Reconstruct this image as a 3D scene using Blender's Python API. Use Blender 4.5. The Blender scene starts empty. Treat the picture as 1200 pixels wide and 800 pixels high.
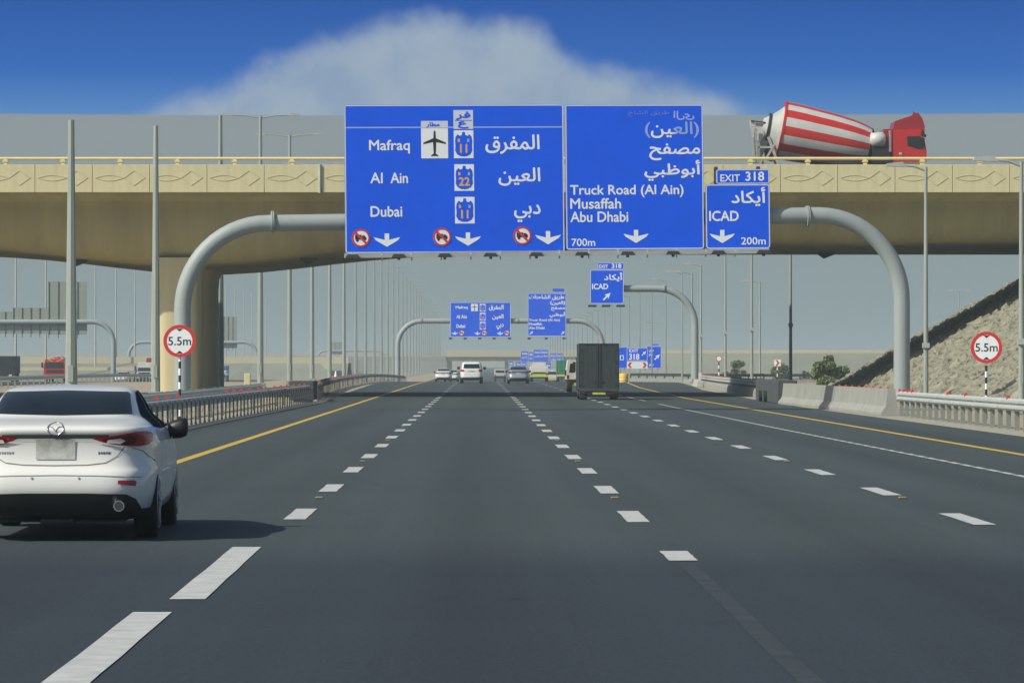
import bpy, bmesh, math, random
from mathutils import Vector, Matrix
from mathutils.bvhtree import BVHTree
R = math.radians
random.seed(7)
scene = bpy.context.scene
C = scene.collection

# ---------------------------------------------------------------- camera
F, VX, VY, EYE = 4600.0, 561.5, 426.0, 1.67        # focal length in photo pixels, vanishing point, eye height
cam_d = bpy.data.cameras.new('camera')
cam = bpy.data.objects.new('camera', cam_d); C.objects.link(cam)
cam.location = (0, 0, EYE); cam.rotation_euler = (R(90), 0, 0)
cam_d.sensor_width = 36; cam_d.lens = F / 1200 * 36
cam_d.shift_x = (600 - VX) / 1200; cam_d.shift_y = (VY - 400) / 1200
cam_d.clip_start = 0.5; cam_d.clip_end = 20000
scene.camera = cam

# ---------------------------------------------------------------- sun and sky
ELEV = R(40); FWD = 0.52; SIDE = math.sqrt(1 - FWD * FWD)
sun_dir = Vector((math.cos(ELEV) * SIDE, math.cos(ELEV) * FWD, -math.sin(ELEV)))
sl = bpy.data.lights.new('sun', 'SUN'); sl.energy = 4.6; sl.angle = R(0.55); sl.color = (1.0, 0.96, 0.84)
so = bpy.data.objects.new('sun', sl); C.objects.link(so)
so.rotation_euler = sun_dir.to_track_quat('-Z', 'Y').to_euler(); so.location = (0, 0, 100)

world = bpy.data.worlds.new('World'); scene.world = world; world.use_nodes = True
nt = world.node_tree; N = nt.nodes; L = nt.links; N.clear()
def nd(t, **kw):
    n = N.new(t)
    for k, v in kw.items(): setattr(n, k, v)
    return n
def mth(op, a, b=None, c=None, clamp=False):
    n = nd('ShaderNodeMath', operation=op); n.use_clamp = clamp
    for i, v in enumerate((a, b, c)):
        if v is None: continue
        if isinstance(v, (int, float)): n.inputs[i].default_value = v
        else: L.new(v, n.inputs[i])
    return n.outputs[0]
def mixc(f, a, b):
    n = nd('ShaderNodeMix', data_type='RGBA')
    for s, v in ((n.inputs[0], f), (n.inputs[6], a), (n.inputs[7], b)):
        if isinstance(v, (int, float)): s.default_value = v
        elif isinstance(v, tuple): s.default_value = (*v, 1)
        else: L.new(v, s)
    return n.outputs[2]
def mrange(v, a, b, c=0.0, d=1.0, smooth=True):
    n = nd('ShaderNodeMapRange'); n.interpolation_type = 'SMOOTHSTEP' if smooth else 'LINEAR'
    L.new(v, n.inputs[0])
    for i, k in enumerate((a, b, c, d)): n.inputs[i + 1].default_value = k
    return n.outputs[0]
sky = nd('ShaderNodeTexSky'); sky.sky_type = 'NISHITA'; sky.sun_disc = False
sky.sun_elevation = ELEV; sky.sun_rotation = math.atan2(-SIDE, -FWD); sky.dust_density = 3.0
tc = nd('ShaderNodeTexCoord'); sep = nd('ShaderNodeSeparateXYZ'); L.new(tc.outputs['Generated'], sep.inputs[0])
sx, sy, sz = sep.outputs
HB = (VY - 136.5) / F                                                   # top of the grey dust bank, about 3.6 degrees up
nz = nd('ShaderNodeTexNoise'); nz.inputs['Scale'].default_value = 66; nz.inputs['Detail'].default_value = 8; nz.inputs['Roughness'].default_value = 0.52
L.new(tc.outputs['Generated'], nz.inputs['Vector'])
nz2 = nd('ShaderNodeTexNoise'); nz2.inputs['Scale'].default_value = 9; nz2.inputs['Detail'].default_value = 4
L.new(tc.outputs['Generated'], nz2.inputs['Vector'])
blue = nd('ShaderNodeValToRGB'); L.new(mrange(sz, HB, 0.16, smooth=False), blue.inputs[0])
cr = blue.color_ramp; cr.elements[0].color = (0.080, 0.250, 0.60, 1); cr.elements[1].position = 1; cr.elements[1].color = (0.15, 0.27, 0.46, 1)
e = cr.elements.new(0.12); e.color = (0.012, 0.135, 0.53, 1)
e = cr.elements.new(0.30); e.color = (0.002, 0.090, 0.42, 1)
e = cr.elements.new(0.60); e.color = (0.07, 0.18, 0.42, 1)
fc = nd('ShaderNodeFloatCurve')                                        # outline of the cloud bank over the azimuth
az = mth('DIVIDE', sx, mth('MAXIMUM', sy, 0.02))
L.new(mrange(az, -0.16, 0.16, smooth=False), fc.inputs['Value'])
cv = fc.mapping.curves[0]
def cp(px, py): return (((px - VX) / F + 0.16) / 0.32, ((VY - py) / F - 0.05) / 0.05)
pts = [(0.0, 0.1), cp(-40, 165), cp(120, 138), cp(230, 108), cp(320, 62), cp(410, 24), cp(470, 12), cp(560, 10), cp(622, 22), cp(670, 54), cp(720, 74), cp(800, 88), cp(860, 112), cp(960, 138), cp(1150, 165), (1.0, 0.1)]
for i, p in enumerate(pts):
    if i == 0: cv.points[0].location = p
    elif i == len(pts) - 1: cv.points[-1].location = p
    else: cv.points.new(*p)
fc.mapping.update()
top = mth('ADD', mth('MULTIPLY', fc.outputs[0], 0.05), 0.05)
top = mth('ADD', top, mth('MULTIPLY', mth('SUBTRACT', nz.outputs[0], 0.5), 0.012))
cd = mth('SUBTRACT', top, sz)
cmask = mth('MULTIPLY', mrange(cd, -0.0010, 0.0085), mth('GREATER_THAN', sy, 0.0))
cmask = mth('MULTIPLY', cmask, mrange(nz.outputs[0], 0.15, 0.62, 0.86, 0.99))
wisp = mth('MULTIPLY', mrange(nz2.outputs[0], 0.52, 0.85), 0.35)
ccol = mixc(mrange(nz.outputs[0], 0.3, 0.7), (0.290, 0.395, 0.54), (0.37, 0.46, 0.575))
sky1 = mixc(wisp, blue.outputs[0], (0.10, 0.24, 0.55))
sky1 = mixc(cmask, sky1, ccol)
dust = mixc(mrange(sz, 0.0, HB), (0.262, 0.345, 0.352), (0.285, 0.330, 0.350))
low = mixc(mrange(sz, HB - 0.0003, HB + 0.0004), dust, sky1)
bgA = nd('ShaderNodeBackground'); L.new(sky.outputs[0], bgA.inputs[0]); bgA.inputs[1].default_value = 0.10
bgB = nd('ShaderNodeBackground'); L.new(low, bgB.inputs[0]); bgB.inputs[1].default_value = 1.0
ms = nd('ShaderNodeMixShader'); L.new(mrange(sz, 0.10, 0.24), ms.inputs[0]); L.new(bgB.outputs[0], ms.inputs[1]); L.new(bgA.outputs[0], ms.inputs[2])
wo = nd('ShaderNodeOutputWorld'); L.new(ms.outputs[0], wo.inputs[0])

scene.view_settings.view_transform = 'Standard'; scene.view_settings.look = 'None'
scene.view_settings.exposure = -0.12; scene.view_settings.gamma = 1
scene.cycles.volume_bounces = 0; scene.cycles.max_bounces = 6

# ---------------------------------------------------------------- materials
M = {}
def mat(name, col, rough=0.6, metal=0.0, var=0.0, scale=3.0, bump=0.0, bscale=40.0, coat=0.0, spec=None, stretch=None, col2=None, detail=6):
    m = bpy.data.materials.new(name); m.use_nodes = True; t = m.node_tree; b = t.nodes['Principled BSDF']
    b.inputs['Roughness'].default_value = rough; b.inputs['Metallic'].default_value = metal
    if coat: b.inputs['Coat Weight'].default_value = coat; b.inputs['Coat Roughness'].default_value = 0.06
    if spec is not None: b.inputs['Specular IOR Level'].default_value = spec
    b.inputs['Base Color'].default_value = (*col, 1)
    if var or col2 or bump:
        tcn = t.nodes.new('ShaderNodeTexCoord'); vec = tcn.outputs['Object']
        if stretch:
            mp = t.nodes.new('ShaderNodeMapping'); mp.inputs['Scale'].default_value = stretch; t.links.new(vec, mp.inputs[0]); vec = mp.outputs[0]
    if var or col2:
        n = t.nodes.new('ShaderNodeTexNoise'); n.inputs['Scale'].default_value = scale; n.inputs['Detail'].default_value = detail; n.inputs['Roughness'].default_value = 0.65
        t.links.new(vec, n.inputs['Vector'])
        r = t.nodes.new('ShaderNodeValToRGB'); t.links.new(n.outputs[0], r.inputs[0])
        r.color_ramp.elements[0].position = 0.3; r.color_ramp.elements[1].position = 0.7
        r.color_ramp.elements[0].color = (*[c * (1 - var) for c in col], 1)
        r.color_ramp.elements[1].color = (*(col2 if col2 else [min(1, c * (1 + var)) for c in col]), 1)
        t.links.new(r.outputs[0], b.inputs['Base Color'])
    if bump:
        n = t.nodes.new('ShaderNodeTexNoise'); n.inputs['Scale'].default_value = bscale; n.inputs['Detail'].default_value = 4
        t.links.new(vec, n.inputs['Vector'])
        bp = t.nodes.new('ShaderNodeBump'); bp.inputs['Strength'].default_value = bump; bp.inputs['Distance'].default_value = 0.02
        t.links.new(n.outputs[0], bp.inputs['Height']); t.links.new(bp.outputs[0], b.inputs['Normal'])
    M[name] = m
    return m
mat('sand', (0.34, 0.29, 0.20), 0.95, var=0.22, scale=0.25, bump=0.4, bscale=3)
mat('shoulder_gravel', (0.33, 0.31, 0.24), 0.95, var=0.3, scale=6, bump=0.7, bscale=25)
mat('white_paint', (0.45, 0.47, 0.46), 0.7, var=0.20, scale=4)
mat('worn_paint', (0.038, 0.0475, 0.057), 0.88, var=0.30, scale=2.0, spec=0.25)
mat('yellow_paint', (0.52, 0.36, 0.05), 0.7, var=0.16, scale=2.5)
mat('beige_concrete', (0.57, 0.53, 0.32), 0.85, var=0.10, scale=1.1, bump=0.15, bscale=8, stretch=(1.6, 1, .25))
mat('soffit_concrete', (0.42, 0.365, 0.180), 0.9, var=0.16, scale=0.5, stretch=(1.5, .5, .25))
mat('pier_concrete', (0.57, 0.51, 0.32), 0.85, var=0.12, scale=0.9, stretch=(1.4, 1.4, .12))
mat('rail_yellow', (0.70, 0.60, 0.30), 0.6, var=0.05)
mat('relief_shade_line', (0.53, 0.49, 0.29), 0.9)  # darker than the panels: shadow lines of the relief put into the colour
mat('grey_concrete', (0.28, 0.29, 0.26), 0.9, var=0.14, scale=1.3, bump=0.2, bscale=12)
mat('shaded_concrete', (0.060, 0.068, 0.075), 0.9, var=0.2, scale=2.0)  # barrier-end blocks, with the bridge's shadow put into their colour
mat('galvanised', (0.40, 0.43, 0.41), 0.55, metal=0.15, var=0.10, scale=2.0)
mat('gantry_grey', (0.30, 0.345, 0.345), 0.55, var=0.06, scale=1.0, stretch=(1, 1, .3))
mat('pole_grey', (0.29, 0.335, 0.305), 0.6, var=0.10, scale=0.8, stretch=(1, 1, .2))
mat('beige_pole', (0.46, 0.44, 0.36), 0.6)
mat('rail_steel', (0.42, 0.46, 0.44), 0.55, metal=0.0, var=0.14, scale=2.5)
mat('post_steel', (0.25, 0.275, 0.255), 0.6, metal=0.2, var=0.18, scale=2.5)
mat('post_dark', (0.13, 0.15, 0.145), 0.6, metal=0.2, var=0.2, scale=2.5)
mat('dark_metal', (0.035, 0.038, 0.04), 0.5)
mat('sign_blue', (0.004, 0.105, 0.86), 0.55, var=0.06, scale=0.7, spec=0.15)
mat('sign_white', (0.82, 0.87, 0.90), 0.5)
mat('sign_pale', (0.62, 0.68, 0.78), 0.5)
mat('sign_faint', (0.12, 0.22, 0.80), 0.5)
mat('sign_faint_light', (0.30, 0.42, 0.85), 0.5)
mat('sign_orange', (0.80, 0.42, 0.12), 0.5)
mat('sign_black', (0.015, 0.018, 0.02), 0.5)
mat('sign_red', (0.62, 0.03, 0.03), 0.5)
mat('sign_back', (0.25, 0.29, 0.23), 0.7, var=0.08)
mat('reflector_red', (0.60, 0.05, 0.04), 0.4)
mat('car_white', (0.70, 0.715, 0.69), 0.33, coat=0.6, var=0.015, scale=1.0)
mat('reflector_dull', (0.40, 0.12, 0.10), 0.6)
mat('car_silver', (0.36, 0.40, 0.46), 0.28, metal=0.5, coat=0.8)
mat('glass_dark', (0.010, 0.017, 0.022), 0.08, spec=0.28)
mat('glass_side', (0.030, 0.042, 0.052), 0.5, spec=0.0)
mat('tyre', (0.014, 0.014, 0.015), 0.85, var=0.2, scale=20)
mat('rim', (0.42, 0.43, 0.44), 0.35, metal=0.7)
mat('black_plastic', (0.012, 0.014, 0.016), 0.45)
mat('dark_strip', (0.055, 0.07, 0.075), 0.25, coat=0.4)
mat('seam_line', (0.16, 0.165, 0.16), 0.7)
mat('tail_red', (0.33, 0.010, 0.014), 0.25, coat=0.3)
mat('tail_dark', (0.09, 0.008, 0.012), 0.2, coat=0.4)
mat('tail_clear', (0.62, 0.60, 0.60), 0.12, coat=1.0)
mat('plate_grey', (0.42, 0.44, 0.41), 0.5, var=0.35, scale=7)
mat('plate_yellow', (0.50, 0.52, 0.06), 0.5, var=0.2, scale=5)
mat('chrome', (0.60, 0.61, 0.60), 0.2, metal=0.9)
mat('truck_box', (0.028, 0.040, 0.044), 0.55, var=0.14, scale=1.6)
mat('truck_dark', (0.016, 0.018, 0.020), 0.6)
mat('truck_white', (0.66, 0.67, 0.61), 0.45, var=0.05)
mat('truck_red', (0.52, 0.022, 0.016), 0.35, coat=0.5, var=0.08, scale=1.5)
mat('truck_red_deep', (0.30, 0.012, 0.014), 0.4, coat=0.4)
mat('truck_green', (0.03, 0.22, 0.12), 0.5)
mat('truck_blue', (0.03, 0.14, 0.42), 0.5)
mat('lime', (0.55, 0.62, 0.10), 0.5)
mat('taxi_yellow', (0.62, 0.55, 0.12), 0.5)
mat('stud_amber', (0.22, 0.21, 0.12), 0.5)
mat('barrel_yellow', (0.72, 0.48, 0.05), 0.6)
mat('drum_white', (0.52, 0.53, 0.50), 0.45, var=0.08, scale=1.5)
mat('drum_dusty', (0.40, 0.42, 0.40), 0.7, var=0.2, scale=2.5)
mat('leaf', (0.12, 0.16, 0.055), 0.7, var=0.35, scale=3)
mat('leaf_dry', (0.13, 0.155, 0.075), 0.8, var=0.3, scale=3)
mat('bark', (0.16, 0.12, 0.08), 0.9)
mat('rubble', (0.225, 0.222, 0.165), 0.95, var=0.35, scale=0.9, bump=0.6, bscale=6)
mat('slope_gravel', (0.215, 0.23, 0.185), 0.95, var=0.16, scale=0.12, stretch=(.4, 1, 1))
mat('berm_sand', (0.50, 0.45, 0.31), 0.95, var=0.1, scale=0.1)
mat('far_beige', (0.52, 0.48, 0.33), 0.9, var=0.05, scale=0.05)
mat('far_grey', (0.27, 0.28, 0.26), 0.9)

# asphalt: aggregate, long wheel-path streaks, patches, and a darker, bluer tone towards the near end
def asphalt():
    m = bpy.data.materials.new('asphalt'); m.use_nodes = True; t = m.node_tree; b = t.nodes['Principled BSDF']; M['asphalt'] = m
    n_, l_ = t.nodes, t.links
    g = n_.new('ShaderNodeTexCoord').outputs['Object']
    def noise(sc, st, det=5, rg=0.6):
        mp = n_.new('ShaderNodeMapping'); mp.inputs['Scale'].default_value = st; l_.new(g, mp.inputs[0])
        x = n_.new('ShaderNodeTexNoise'); x.inputs['Scale'].default_value = sc; x.inputs['Detail'].default_value = det; x.inputs['Roughness'].default_value = rg
        l_.new(mp.outputs[0], x.inputs['Vector']); return x.outputs[0]
    def ma(op, a, c):
        x = n_.new('ShaderNodeMath'); x.operation = op
        for i, v in enumerate((a, c)):
            if isinstance(v, (int, float)): x.inputs[i].default_value = v
            else: l_.new(v, x.inputs[i])
        return x.outputs[0]
    fine = noise(22, (1, .6, 1), 4, 0.85); streak = noise(1.1, (1, .012, 1), 4); patch = noise(0.22, (1, .18, 1), 4)
    band = noise(0.9, (.05, .35, 1), 3)
    v = ma('ADD', ma('MULTIPLY', ma('SUBTRACT', fine, .5), 1.5), ma('MULTIPLY', ma('SUBTRACT', streak, .5), .55))
    v = ma('ADD', v, ma('MULTIPLY', ma('SUBTRACT', patch, .5), .35))
    v = ma('ADD', v, ma('MULTIPLY', ma('SUBTRACT', band, .5), .16))
    sx_ = n_.new('ShaderNodeSeparateXYZ'); l_.new(g, sx_.inputs[0])
    oil = ma('COSINE', ma('MULTIPLY', ma('ADD', sx_.outputs[0], .15), 2 * math.pi / 3.65), 0)      # oil-darkened strip in the middle of each lane
    trk = ma('COSINE', ma('MULTIPLY', ma('ADD', sx_.outputs[0], .15), 4 * math.pi / 3.65), 0)      # polished wheel tracks
    v = ma('SUBTRACT', v, ma('MULTIPLY', ma('MULTIPLY', oil, patch), .13)); v = ma('SUBTRACT', v, ma('MULTIPLY', trk, .035))
    stn = n_.new('ShaderNodeMapRange'); l_.new(noise(1.6, (1, .35, 1), 2), stn.inputs[0]); stn.inputs[1].default_value = .66; stn.inputs[2].default_value = .74; stn.inputs[4].default_value = .16
    v = ma('SUBTRACT', v, stn.outputs[0])
    v = ma('ADD', v, 1.0)
    sp = n_.new('ShaderNodeSeparateXYZ'); l_.new(g, sp.inputs[0])
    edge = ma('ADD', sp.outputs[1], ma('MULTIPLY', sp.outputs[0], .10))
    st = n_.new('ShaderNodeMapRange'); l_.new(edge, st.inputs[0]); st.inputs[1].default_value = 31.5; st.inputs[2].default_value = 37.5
    near_tone = n_.new('ShaderNodeMix'); near_tone.data_type = 'RGBA'; l_.new(st.outputs[0], near_tone.inputs[0])
    near_tone.inputs[6].default_value = (0.028, 0.038, 0.050, 1); near_tone.inputs[7].default_value = (0.047, 0.064, 0.069, 1)
    vm = n_.new('ShaderNodeVectorMath'); vm.operation = 'SCALE'; l_.new(near_tone.outputs[2], vm.inputs[0]); l_.new(v, vm.inputs['Scale'])
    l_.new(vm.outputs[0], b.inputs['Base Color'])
    b.inputs['Roughness'].default_value = 0.88; b.inputs['Specular IOR Level'].default_value = 0.25
    bp = n_.new('ShaderNodeBump'); bp.inputs['Strength'].default_value = 0.35; bp.inputs['Distance'].default_value = 0.01
    l_.new(noise(60, (1, 1, 1), 2), bp.inputs['Height']); l_.new(bp.outputs[0], b.inputs['Normal'])
asphalt()

# ---------------------------------------------------------------- mesh helpers
class MB:
    def __init__(s): s.v = []; s.f = []; s.mi = []; s.sm = []
    def add(s, vs, fs, mi=0, sm=False):
        o = len(s.v); s.v += [tuple(v) for v in vs]
        for f in fs: s.f.append([o + i for i in f]); s.mi.append(mi); s.sm.append(sm)
        return s
    def box(s, x0, x1, y0, y1, z0, z1, mi=0, bev=0.0):
        if bev <= 0:
            s.add([(x, y, z) for z in (z0, z1) for y in (y0, y1) for x in (x0, x1)],
                  [(0, 2, 3, 1), (4, 5, 7, 6), (0, 1, 5, 4), (2, 6, 7, 3), (0, 4, 6, 2), (1, 3, 7, 5)], mi)
        else:
            bm = bmesh.new(); bmesh.ops.create_cube(bm, size=1)
            for v in bm.verts: v.co = Vector(((x0 + x1) / 2 + v.co.x * (x1 - x0), (y0 + y1) / 2 + v.co.y * (y1 - y0), (z0 + z1) / 2 + v.co.z * (z1 - z0)))
            bmesh.ops.bevel(bm, geom=bm.edges[:], offset=bev, segments=2, affect='EDGES', profile=0.5)
            bm.verts.index_update(); s.add([v.co for v in bm.verts], [[v.index for v in f.verts] for f in bm.faces], mi, False); bm.free()
        return s
    def bar(s, a, b, w, d=None, mi=0):
        a, b = Vector(a), Vector(b); d = d or w; t = (b - a).normalized()
        up = Vector((0, 0, 1)) if abs(t.z) < .9 else Vector((0, 1, 0))
        u = t.cross(up).normalized() * w / 2; q = u.normalized().cross(t) * d / 2
        s.add([p + i * u + j * q for p in (a, b) for i, j in ((-1, -1), (1, -1), (1, 1), (-1, 1))],
              [(3, 2, 1, 0), (4, 5, 6, 7), (0, 1, 5, 4), (1, 2, 6, 5), (2, 3, 7, 6), (3, 0, 4, 7)], mi)
        return s
    def tube(s, path, r, n=12, mi=0, caps=True, smooth=True):
        path = [Vector(p) for p in path]; k = len(path); rs = r if isinstance(r, (list, tuple)) else [r] * k
        ref = None; vs = []
        for i, p in enumerate(path):
            t = (path[min(i + 1, k - 1)] - path[max(i - 1, 0)]).normalized()
            if ref is None: ref = Vector((0, 1, 0)) if abs(t.y) < .9 else Vector((1, 0, 0))
            u = (ref - ref.dot(t) * t).normalized(); ref = u; w = t.cross(u)
            vs += [p + rs[i] * (math.cos(2 * math.pi * j / n) * u + math.sin(2 * math.pi * j / n) * w) for j in range(n)]
        fs = [(i * n + j, i * n + (j + 1) % n, (i + 1) * n + (j + 1) % n, (i + 1) * n + j) for i in range(k - 1) for j in range(n)]
        s.add(vs, fs, mi, smooth)
        if caps: s.add(vs[:n], [list(range(n))[::-1]], mi); s.add(vs[-n:], [list(range(n))], mi)
        return s
    def prism(s, poly, a, b, axis='y', mi=0):
        n = len(poly)
        def P(p, t): return {'y': (p[0], t, p[1]), 'x': (t, p[0], p[1]), 'z': (p[0], p[1], t)}[axis]
        s.add([P(p, a) for p in poly] + [P(p, b) for p in poly],
              [list(range(n)), list(range(n, 2 * n))[::-1]] + [(i, i + n, (i + 1) % n + n, (i + 1) % n) for i in range(n)], mi)
        return s
    def build(s, name, mats, parent=None, loc=None, recalc=True, shadow=True):
        me = bpy.data.meshes.new(name); me.from_pydata(s.v, [], s.f)
        for m in (mats if isinstance(mats, (list, tuple)) else [mats]): me.materials.append(M[m] if isinstance(m, str) else m)
        me.polygons.foreach_set('material_index', s.mi); me.polygons.foreach_set('use_smooth', s.sm); me.update()
        if recalc:
            bm = bmesh.new(); bm.from_mesh(me); bmesh.ops.recalc_face_normals(bm, faces=bm.faces); bm.to_mesh(me); bm.free()
        o = bpy.data.objects.new(name, me); C.objects.link(o)
        if parent: o.parent = parent
        if loc: o.location = loc
        return o
def tag(o, label=None, cat=None, group=None, kind=None):
    if label: o['label'] = label
    if cat: o['category'] = cat
    if group: o['group'] = group
    if kind: o['kind'] = kind
    return o
def thing(name, label, cat, loc=(0, 0, 0), rz=0, group=None):
    o = bpy.data.objects.new(name, None); C.objects.link(o); o.location = loc; o.rotation_euler = (0, 0, rz); o.empty_display_size = .3
    return tag(o, label, cat, group)
def inst(o, parent, loc=(0, 0, 0), rot=None, scale=None):
    c = o.copy(); C.objects.link(c); c.parent = parent; c.location = loc
    if rot: c.rotation_euler = rot
    if scale: c.scale = scale
    return c
def copy_tree(o, parent=None):
    c = o.copy(); C.objects.link(c); c.parent = parent
    for ch in list(o.children): copy_tree(ch, c)
    return c
def ss(t): t = max(0, min(1, t)); return t * t * (3 - 2 * t)
def zg(D): return -1.25 * ss((D - 335) / 290)                        # the road crests and dips beyond about 335 m
def at(px, py, D): return ((px - VX) / F * D, EYE + (VY - py) / F * D)
def lerp(pl, D):
    if D <= pl[0][0]: return pl[0][1]
    for (a, x), (b, y) in zip(pl, pl[1:]):
        if D <= b: return x + (y - x) * (D - a) / (b - a)
    return pl[-1][1]

# ---------------------------------------------------------------- ground and roads
Ds = [-60, -20, 0] + list(range(10, 340, 10)) + list(range(340, 700, 12)) + [720, 780, 860, 1000, 1200, 1500, 2000, 3000, 4500, 6000]
def sheet(name, xl, xr, mats, dz, D0=-60, D1=6000, nx=1, label=None, kind='structure'):
    mb = MB(); ds = [d for d in Ds if D0 < d < D1]; ds = [D0] + ds + [D1]
    rows = []
    for d in ds:
        a, b = xl(d), xr(d); rows.append([(a + (b - a) * i / nx, d, zg(d) + dz) for i in range(nx + 1)])
    vs = [p for r in rows for p in r]; w = nx + 1
    mb.add(vs, [(j * w + i, j * w + i + 1, (j + 1) * w + i + 1, (j + 1) * w + i) for j in range(len(rows) - 1) for i in range(nx)])
    o = mb.build(name, mats); o['kind'] = kind
    return o
LEFTEDGE = [(0, -7.4), (60, -7.4), (110, -7.3), (170, -6.7), (225, -7.6), (330, -8.8), (450, -8.6), (6000, -8)]
RYEL = [(0, 9.95), (190, 10.0), (230, 10.5), (274, 11.2), (340, 12.9), (450, 17.0), (620, 27), (900, 40), (6000, 200)]
RIGHTEDGE = [(0, 12.6), (150, 12.4), (180, 12.8), (250, 14.2), (300, 16.2), (400, 19.5), (620, 31), (900, 45), (6000, 210)]
sheet('ground', lambda d: -4500, lambda d: 4500, 'sand', -0.02)
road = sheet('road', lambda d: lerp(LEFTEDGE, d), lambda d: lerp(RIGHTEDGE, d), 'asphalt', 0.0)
sheet('left_gravel_verge', lambda d: lerp(LEFTEDGE, d) - 1.5, lambda d: lerp(LEFTEDGE, d), 'shoulder_gravel', -0.008, D1=600)
sheet('right_gravel_verge', lambda d: lerp(RIGHTEDGE, d), lambda d: lerp(RIGHTEDGE, d) + 1.5, 'shoulder_gravel', -0.008, D1=600)
sheet('opposite_road', lambda d: -115, lambda d: -36, 'asphalt', -0.004)
for nm, pl, wd in (('left_edge_line', [(0, -5.12), (6000, -5.12)], .19), ('right_edge_line', RYEL, .19)):
    mb = MB(); ds = [d for d in range(10, 620, 6)]
    vs = [(lerp(pl, d) + k * wd / 2, d, zg(d) + .005) for d in ds for k in (-1, 1)]
    mb.add(vs, [(2 * i, 2 * i + 1, 2 * i + 3, 2 * i + 2) for i in range(len(ds) - 1)]); mb.build(nm, 'yellow_paint', road)
def rect_mesh(name, w, l, m):
    mb = MB(); rng = random.Random(3); n = 6
    for i in range(n):                                       # slightly ragged long edges
        pass
    ys = [-l / 2 + l * i / n for i in range(n + 1)]
    vs = [(sgn * (w / 2 + rng.uniform(-.006, .003)), y, 0) for y in ys for sgn in (-1, 1)]
    mb.add(vs, [(2 * i, 2 * i + 1, 2 * i + 3, 2 * i + 2) for i in range(n)])
    return mb.build(name, m, road)
dash = rect_mesh('lane_dash', .24, 3.1, 'white_paint'); first = True
def put_dash(x, d):
    global first
    if first: dash.location = (x, d, zg(d) + .006); first = False
    else: inst(dash, road, (x, d, zg(d) + .006), rot=(-math.atan((zg(d + 1) - zg(d - 1)) / -2) if d > 330 else 0, 0, 0))
for X, D0 in ((-1.98, 43.6), (1.68, 42.9), (5.24, 42.2)):
    for k in range(0, 60):
        if k < 18 or k % 2: put_dash(X, D0 + 9.1 * k)
ld = rect_mesh('lane_dash', .26, 7.9, 'white_paint'); ld.location = (-2.09, 31.75, .006); ld.rotation_euler = (0, 0, R(0.3))
inst(ld, road, (-2.17, 22.4, .006), rot=(0, 0, R(0.3)))
sd = rect_mesh('lane_dash', .25, 1.7, 'white_paint'); sd.location = (1.73, 34.1, .006)
wd = rect_mesh('worn_marking', .14, 14, 'worn_paint'); wd.location = (1.74, 26.0, .004)
# solid and short-dashed white line of the exit lane
XL = [(0, 8.15), (58, 8.05), (100, 7.7), (150, 7.45), (205, 7.4), (225, 7.45), (300, 8.4)]
sdm = rect_mesh('exit_lane_dash', .115, 1.3, 'white_paint'); sdm.location = (lerp(XL, 52), 52, .006)
for k in range(1, 150):
    d = 52 + 1.55 * k
    if 163 < d < 175 or 196 < d < 203: continue
    inst(sdm, road, (lerp(XL, d), d, .006))
stud_mb = MB(); stud_mb.box(-.05, .05, -.05, .05, 0, .025, bev=.01)
stud = stud_mb.build('road_stud', 'stud_amber', road, (-1.98, 48.6, .002))
for X in (-1.98, 1.68, 5.24):
    for k in range(0, 10):
        if X == -1.98 and k == 0: continue
        inst(stud, road, (X, 48.6 + 18.2 * k, .002))

# ---------------------------------------------------------------- bridge
BF, BD = 192.0, 31.0
def zb(x): return 7.72 - 1.12 * math.exp(-((x + 14.9) / 8.0) ** 2)
bridge = thing('road_bridge', 'beige concrete overpass with yellow railing crossing the whole motorway behind the nearest gantry', 'bridge', (0, BF, 0))
def girder():
    mb = MB(); xs = [-46 + 2 * i for i in range(51)]
    def sec(x):
        b = zb(x); h = 10.06 - b
        half = [(0.35, 10.06), (0.36, 9.98), (2.6, 9.72)]
        for k in range(1, 9):                                  # curved web
            a = k / 8 * math.pi / 2
            half.append((2.6 + 2.1 * (1 - math.cos(a) ** .75) , 9.72 - (9.72 - b) * math.sin(a) ** 1.15))
        full = half + [(BD - y, z) for y, z in reversed(half)]
        return full
    n = len(sec(0)); vs = []
    for x in xs: vs += [(x, y, z) for y, z in sec(x)]
    mb.add(vs, [(i * n + j, i * n + j + 1, (i + 1) * n + j + 1, (i + 1) * n + j) for i in range(len(xs) - 1) for j in range(n - 1)], 0, True)
    mb.add([vs[i * n] for i in range(len(xs))] + [vs[i * n + n - 1] for i in range(len(xs))], [(i, i + 1, len(xs) + i + 1, len(xs) + i) for i in range(len(xs) - 1)], 0)
    return mb
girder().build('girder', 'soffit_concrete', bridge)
mb = MB(); mb.box(-46, 54, .36, BD - .36, 10.07, 10.3); mb.build('deck', 'asphalt', bridge)
PW = 2.805; px0 = at(41, 0, BF)[0] - PW * 10
mb = MB(); mb.box(.012, PW - .012, 0, .34, 10.04, 11.40, bev=.012); pan = mb.build('parapet_panel', 'beige_concrete')
mb = MB()
def ridge(pts, w=.022):
    for a, b in zip(pts, pts[1:]): mb.bar((a[0], -.004, a[1]), (b[0], -.004, b[1]), .03, w)
cx, cz, amp = .86, 10.74, .17
ridge([(cx - .72 + 1.4 * t / 12, cz + amp * math.sin(math.pi * t / 12) * .8) for t in range(13)])
ridge([(cx - .72 + 1.4 * t / 12, cz - amp * math.sin(math.pi * t / 12) * .8) for t in range(13)])
ridge([(cx + .68, cz), (cx + 1.18, cz + .36), (cx + 1.72, cz + .02), (cx + 1.18, cz - .36), (cx + .68, cz)])
rel = mb.build('relief_pattern', 'relief_shade_line', pan)
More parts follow.
